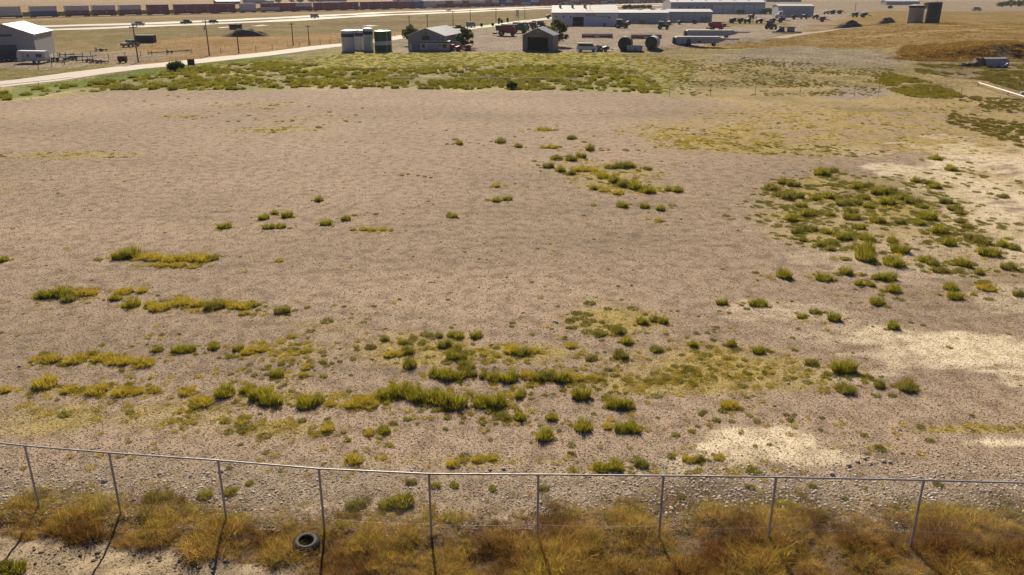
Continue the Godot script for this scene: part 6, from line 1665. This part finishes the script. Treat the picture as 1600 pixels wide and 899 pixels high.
	box(st, Vector3(-0.5, 2.2, -0.1), Vector3(0.5, 5.5, 0.1))
	part(st, "panel", mat(0.62, 0.58, 0.53), o)
	# navy shipping container in the field, hut on its mound, dirt heaps
	container("shipping_container", "navy blue container standing alone in the golden field", on(-110.8, -255.95), 0.05, 5.4, 2.2, mat(0.035, 0.04, 0.055, 0.7), "")
	o = thing("earth_mound", "dark weedy earth mound under the small hut", "mound", on(-90.85, -289.97))
	mound(o, 9.0, 4.0, 2.3, Color(0.10, 0.075, 0.035), 3)
	o = thing("hut", "small dark square hut perched on the weedy mound", "hut", on(-96.22, -296.17, 2.0), 0.1)
	st = begin()
	box(st, Vector3(-1.85, 0, -1.5), Vector3(1.85, 1.75, 1.5))
	part(st, "wall", mat(0.06, 0.04, 0.04), o)
	st = begin()
	box(st, Vector3(-2.0, 1.75, -1.65), Vector3(2.0, 1.92, 1.65))
	part(st, "roof", mat(0.10, 0.08, 0.08), o)
	st = begin()
	box(st, Vector3(0.3, 0, 1.5), Vector3(1.0, 1.5, 1.55))
	part(st, "door", mat(0.03, 0.02, 0.02), o)
	o = thing("dirt_heap", "larger dark dirt heap on the golden rise", "dirt heap", on(135.14, -340.88))
	mound(o, 6.2, 4.0, 2.6, Color(0.11, 0.075, 0.045), 4)
	o = thing("dirt_heap", "smaller dark dirt heap left of the grey upright tank", "dirt heap", on(151.74, -344.84))
	mound(o, 4.2, 3.0, 2.2, Color(0.13, 0.09, 0.055), 5)
	# salt-white flats in the far field
	var salt := mat(0.72, 0.66, 0.58, 0.9)
	for p in [[Vector2(-114.39, -372.92), Vector2(-112.5, -383.85), Vector2(-108.44, -379.67), Vector2(-110.25, -370.28)], [Vector2(-65.6, -372.92), Vector2(-63.81, -382.45), Vector2(-58.73, -375.59), Vector2(-61.38, -367.68)], [Vector2(-124.59, -360.09), Vector2(-122.33, -366.39), Vector2(-119.18, -360.09), Vector2(-121.18, -354)]]:
		var c := Vector2.ZERO
		for v in p: c += v / p.size()
		st = begin()
		for i in 24:
			var e := []
			for j in [i, i + 1]:
				var u := fmod(j / 24.0 * p.size(), p.size())
				var v: Vector2 = p[int(u) % p.size()].lerp(p[(int(u) + 1) % p.size()], u - int(u))
				v = c + (v - c) * (1.0 + 0.25 * sin(j * 2.3) * (1.0 if j % 24 else 0.0))
				e.append(on(v.x, v.y, 0.08))
			var k := on(c.x, c.y, 0.12)
			if (e[0] - k).cross(e[1] - k).y > 0.0: tri(st, k, e[0], e[1])
			else: tri(st, k, e[1], e[0])
		single(st.commit(), "salt_flat_ground", salt, "", "", "", "structure")
	# rubble by the bank
	o = thing("culvert_pipe", "grey corrugated culvert half lying before the dark bank", "culvert", on(99.32, -172.76), 0.1)
	st = begin()
	var prof := []
	for k in 28: prof.append(Vector2(1.15 + 0.05 * (k % 2), -2.6 + k * 0.19))
	lathe(st, prof, 24, Transform3D(Basis(Vector3(0, 0, 1), PI / 2), Vector3(0, 0.7, 0)))
	part(st, "shell", mat(0.42, 0.39, 0.36, 0.7), o)
	st = begin()
	box(st, Vector3(-0.2, 0.0, 1.5), Vector3(1.4, 0.12, 2.1), Transform3D(Basis(Vector3(0, 0, 1), 0.5), Vector3(0.5, 0.2, 0)))
	part(st, "broken_slab", mat(0.7, 0.66, 0.6), o)
	for k in 6:
		var s := single(stone_mesh(700 + k), "rubble_block", mat([0.30, 0.22, 0.45, 0.16, 0.6, 0.35][k], [0.21, 0.15, 0.36, 0.11, 0.55, 0.27][k], [0.14, 0.10, 0.27, 0.08, 0.48, 0.2][k], 0.9), ["brown earthen block left of the culvert", "brown block highest beside the culvert", "tan block leaning on the culvert", "dark block at the left end of the rubble", "white block in front of the culvert", "tan block in the middle of the rubble"][k], "rubble", "rubble by the culvert")
		var w: float = [1.3, 1.4, 0.9, 1.0, 0.6, 0.8][k]
		s.transform = Transform3D(Basis.from_scale(Vector3(w * 1.3, w * 0.6, w)), on([95.75, -174.24, 101.72, -182.06, 97.08, -174.24, 93.89, -173.5, 98.78, -172.02, 98.15, -174.24][k * 2], [95.75, -174.24, 101.72, -182.06, 97.08, -174.24, 93.89, -173.5, 98.78, -172.02, 98.15, -174.24][k * 2 + 1], w * 0.35))
	# white block at the right edge of the brush
	var wb := single(stone_mesh(720), "concrete_block", mat(0.75, 0.72, 0.68), "white concrete block in brush at the far right above the pipe", "block")
	wb.transform = Transform3D(Basis.from_scale(Vector3(0.5, 0.45, 0.4)), on(77.76, -126.02, 0.2))
	# tyre lying in the dry grass
	o = thing("tyre", "old black tyre lying in the dry grass by the fence", "tyre", on(-5.88, -19.23, 0.11), 0.4)
	o.rotation.x = 0.12
	var ring := []
	for k in 13:
		var a := -PI * 0.62 + TAU * 0.62 * k / 12.0
		ring.append(Vector2(0.255 + 0.115 * cos(a), 0.0 + 0.115 * sin(a)))
	st = begin()
	lathe(st, ring, 40)
	part(st, "rubber", mat(0.022, 0.021, 0.02, 0.75), o)
	st = begin()
	for k in 36:
		var a := TAU * k / 36.0
		box(st, Vector3(-0.014, -0.07, 0.362), Vector3(0.014, 0.07, 0.378), Transform3D(Basis(Vector3.UP, a), Vector3.ZERO))
	part(st, "tread", mat(0.02, 0.02, 0.02, 0.8), o)
	st = begin()
	lathe(st, [Vector2(0.232, 0.098), Vector2(0.248, 0.12), Vector2(0.266, 0.122)], 40)
	part(st, "whitewall", mat(0.20, 0.18, 0.16, 0.8), o)

func mound(o: Node3D, rx: float, rz: float, h: float, c: Color, sd: int) -> void:
	var st := begin()
	st.set_smooth_group(0)
	var n := 26
	var g := func(i: int, j: int) -> Vector3:
		var x := i * 2.0 / n - 1.0
		var z := j * 2.0 / n - 1.0
		var q := Vector2(x, z).length()
		var y: float = h * pow(maxf(0.0, 1.0 - q * q), 1.2) * (1.0 + 0.5 * n_fine.get_noise_2d(x * 3.0 + sd * 9.0, z * 3.0)) - 0.25 * smoothstep(0.85, 1.1, q)
		return Vector3(x * rx, y, z * rz)
	for i in n:
		for j in n:
			var a: Vector3 = g.call(i, j)
			var b: Vector3 = g.call(i, j + 1)
			var d: Vector3 = g.call(i + 1, j)
			var e: Vector3 = g.call(i + 1, j + 1)
			for p in [a, d, b, d, e, b]: st.add_vertex(p)
	st.index()
	st.generate_normals()
	part(st, "earth", mat(c.r, c.g, c.b, 1.0), o)
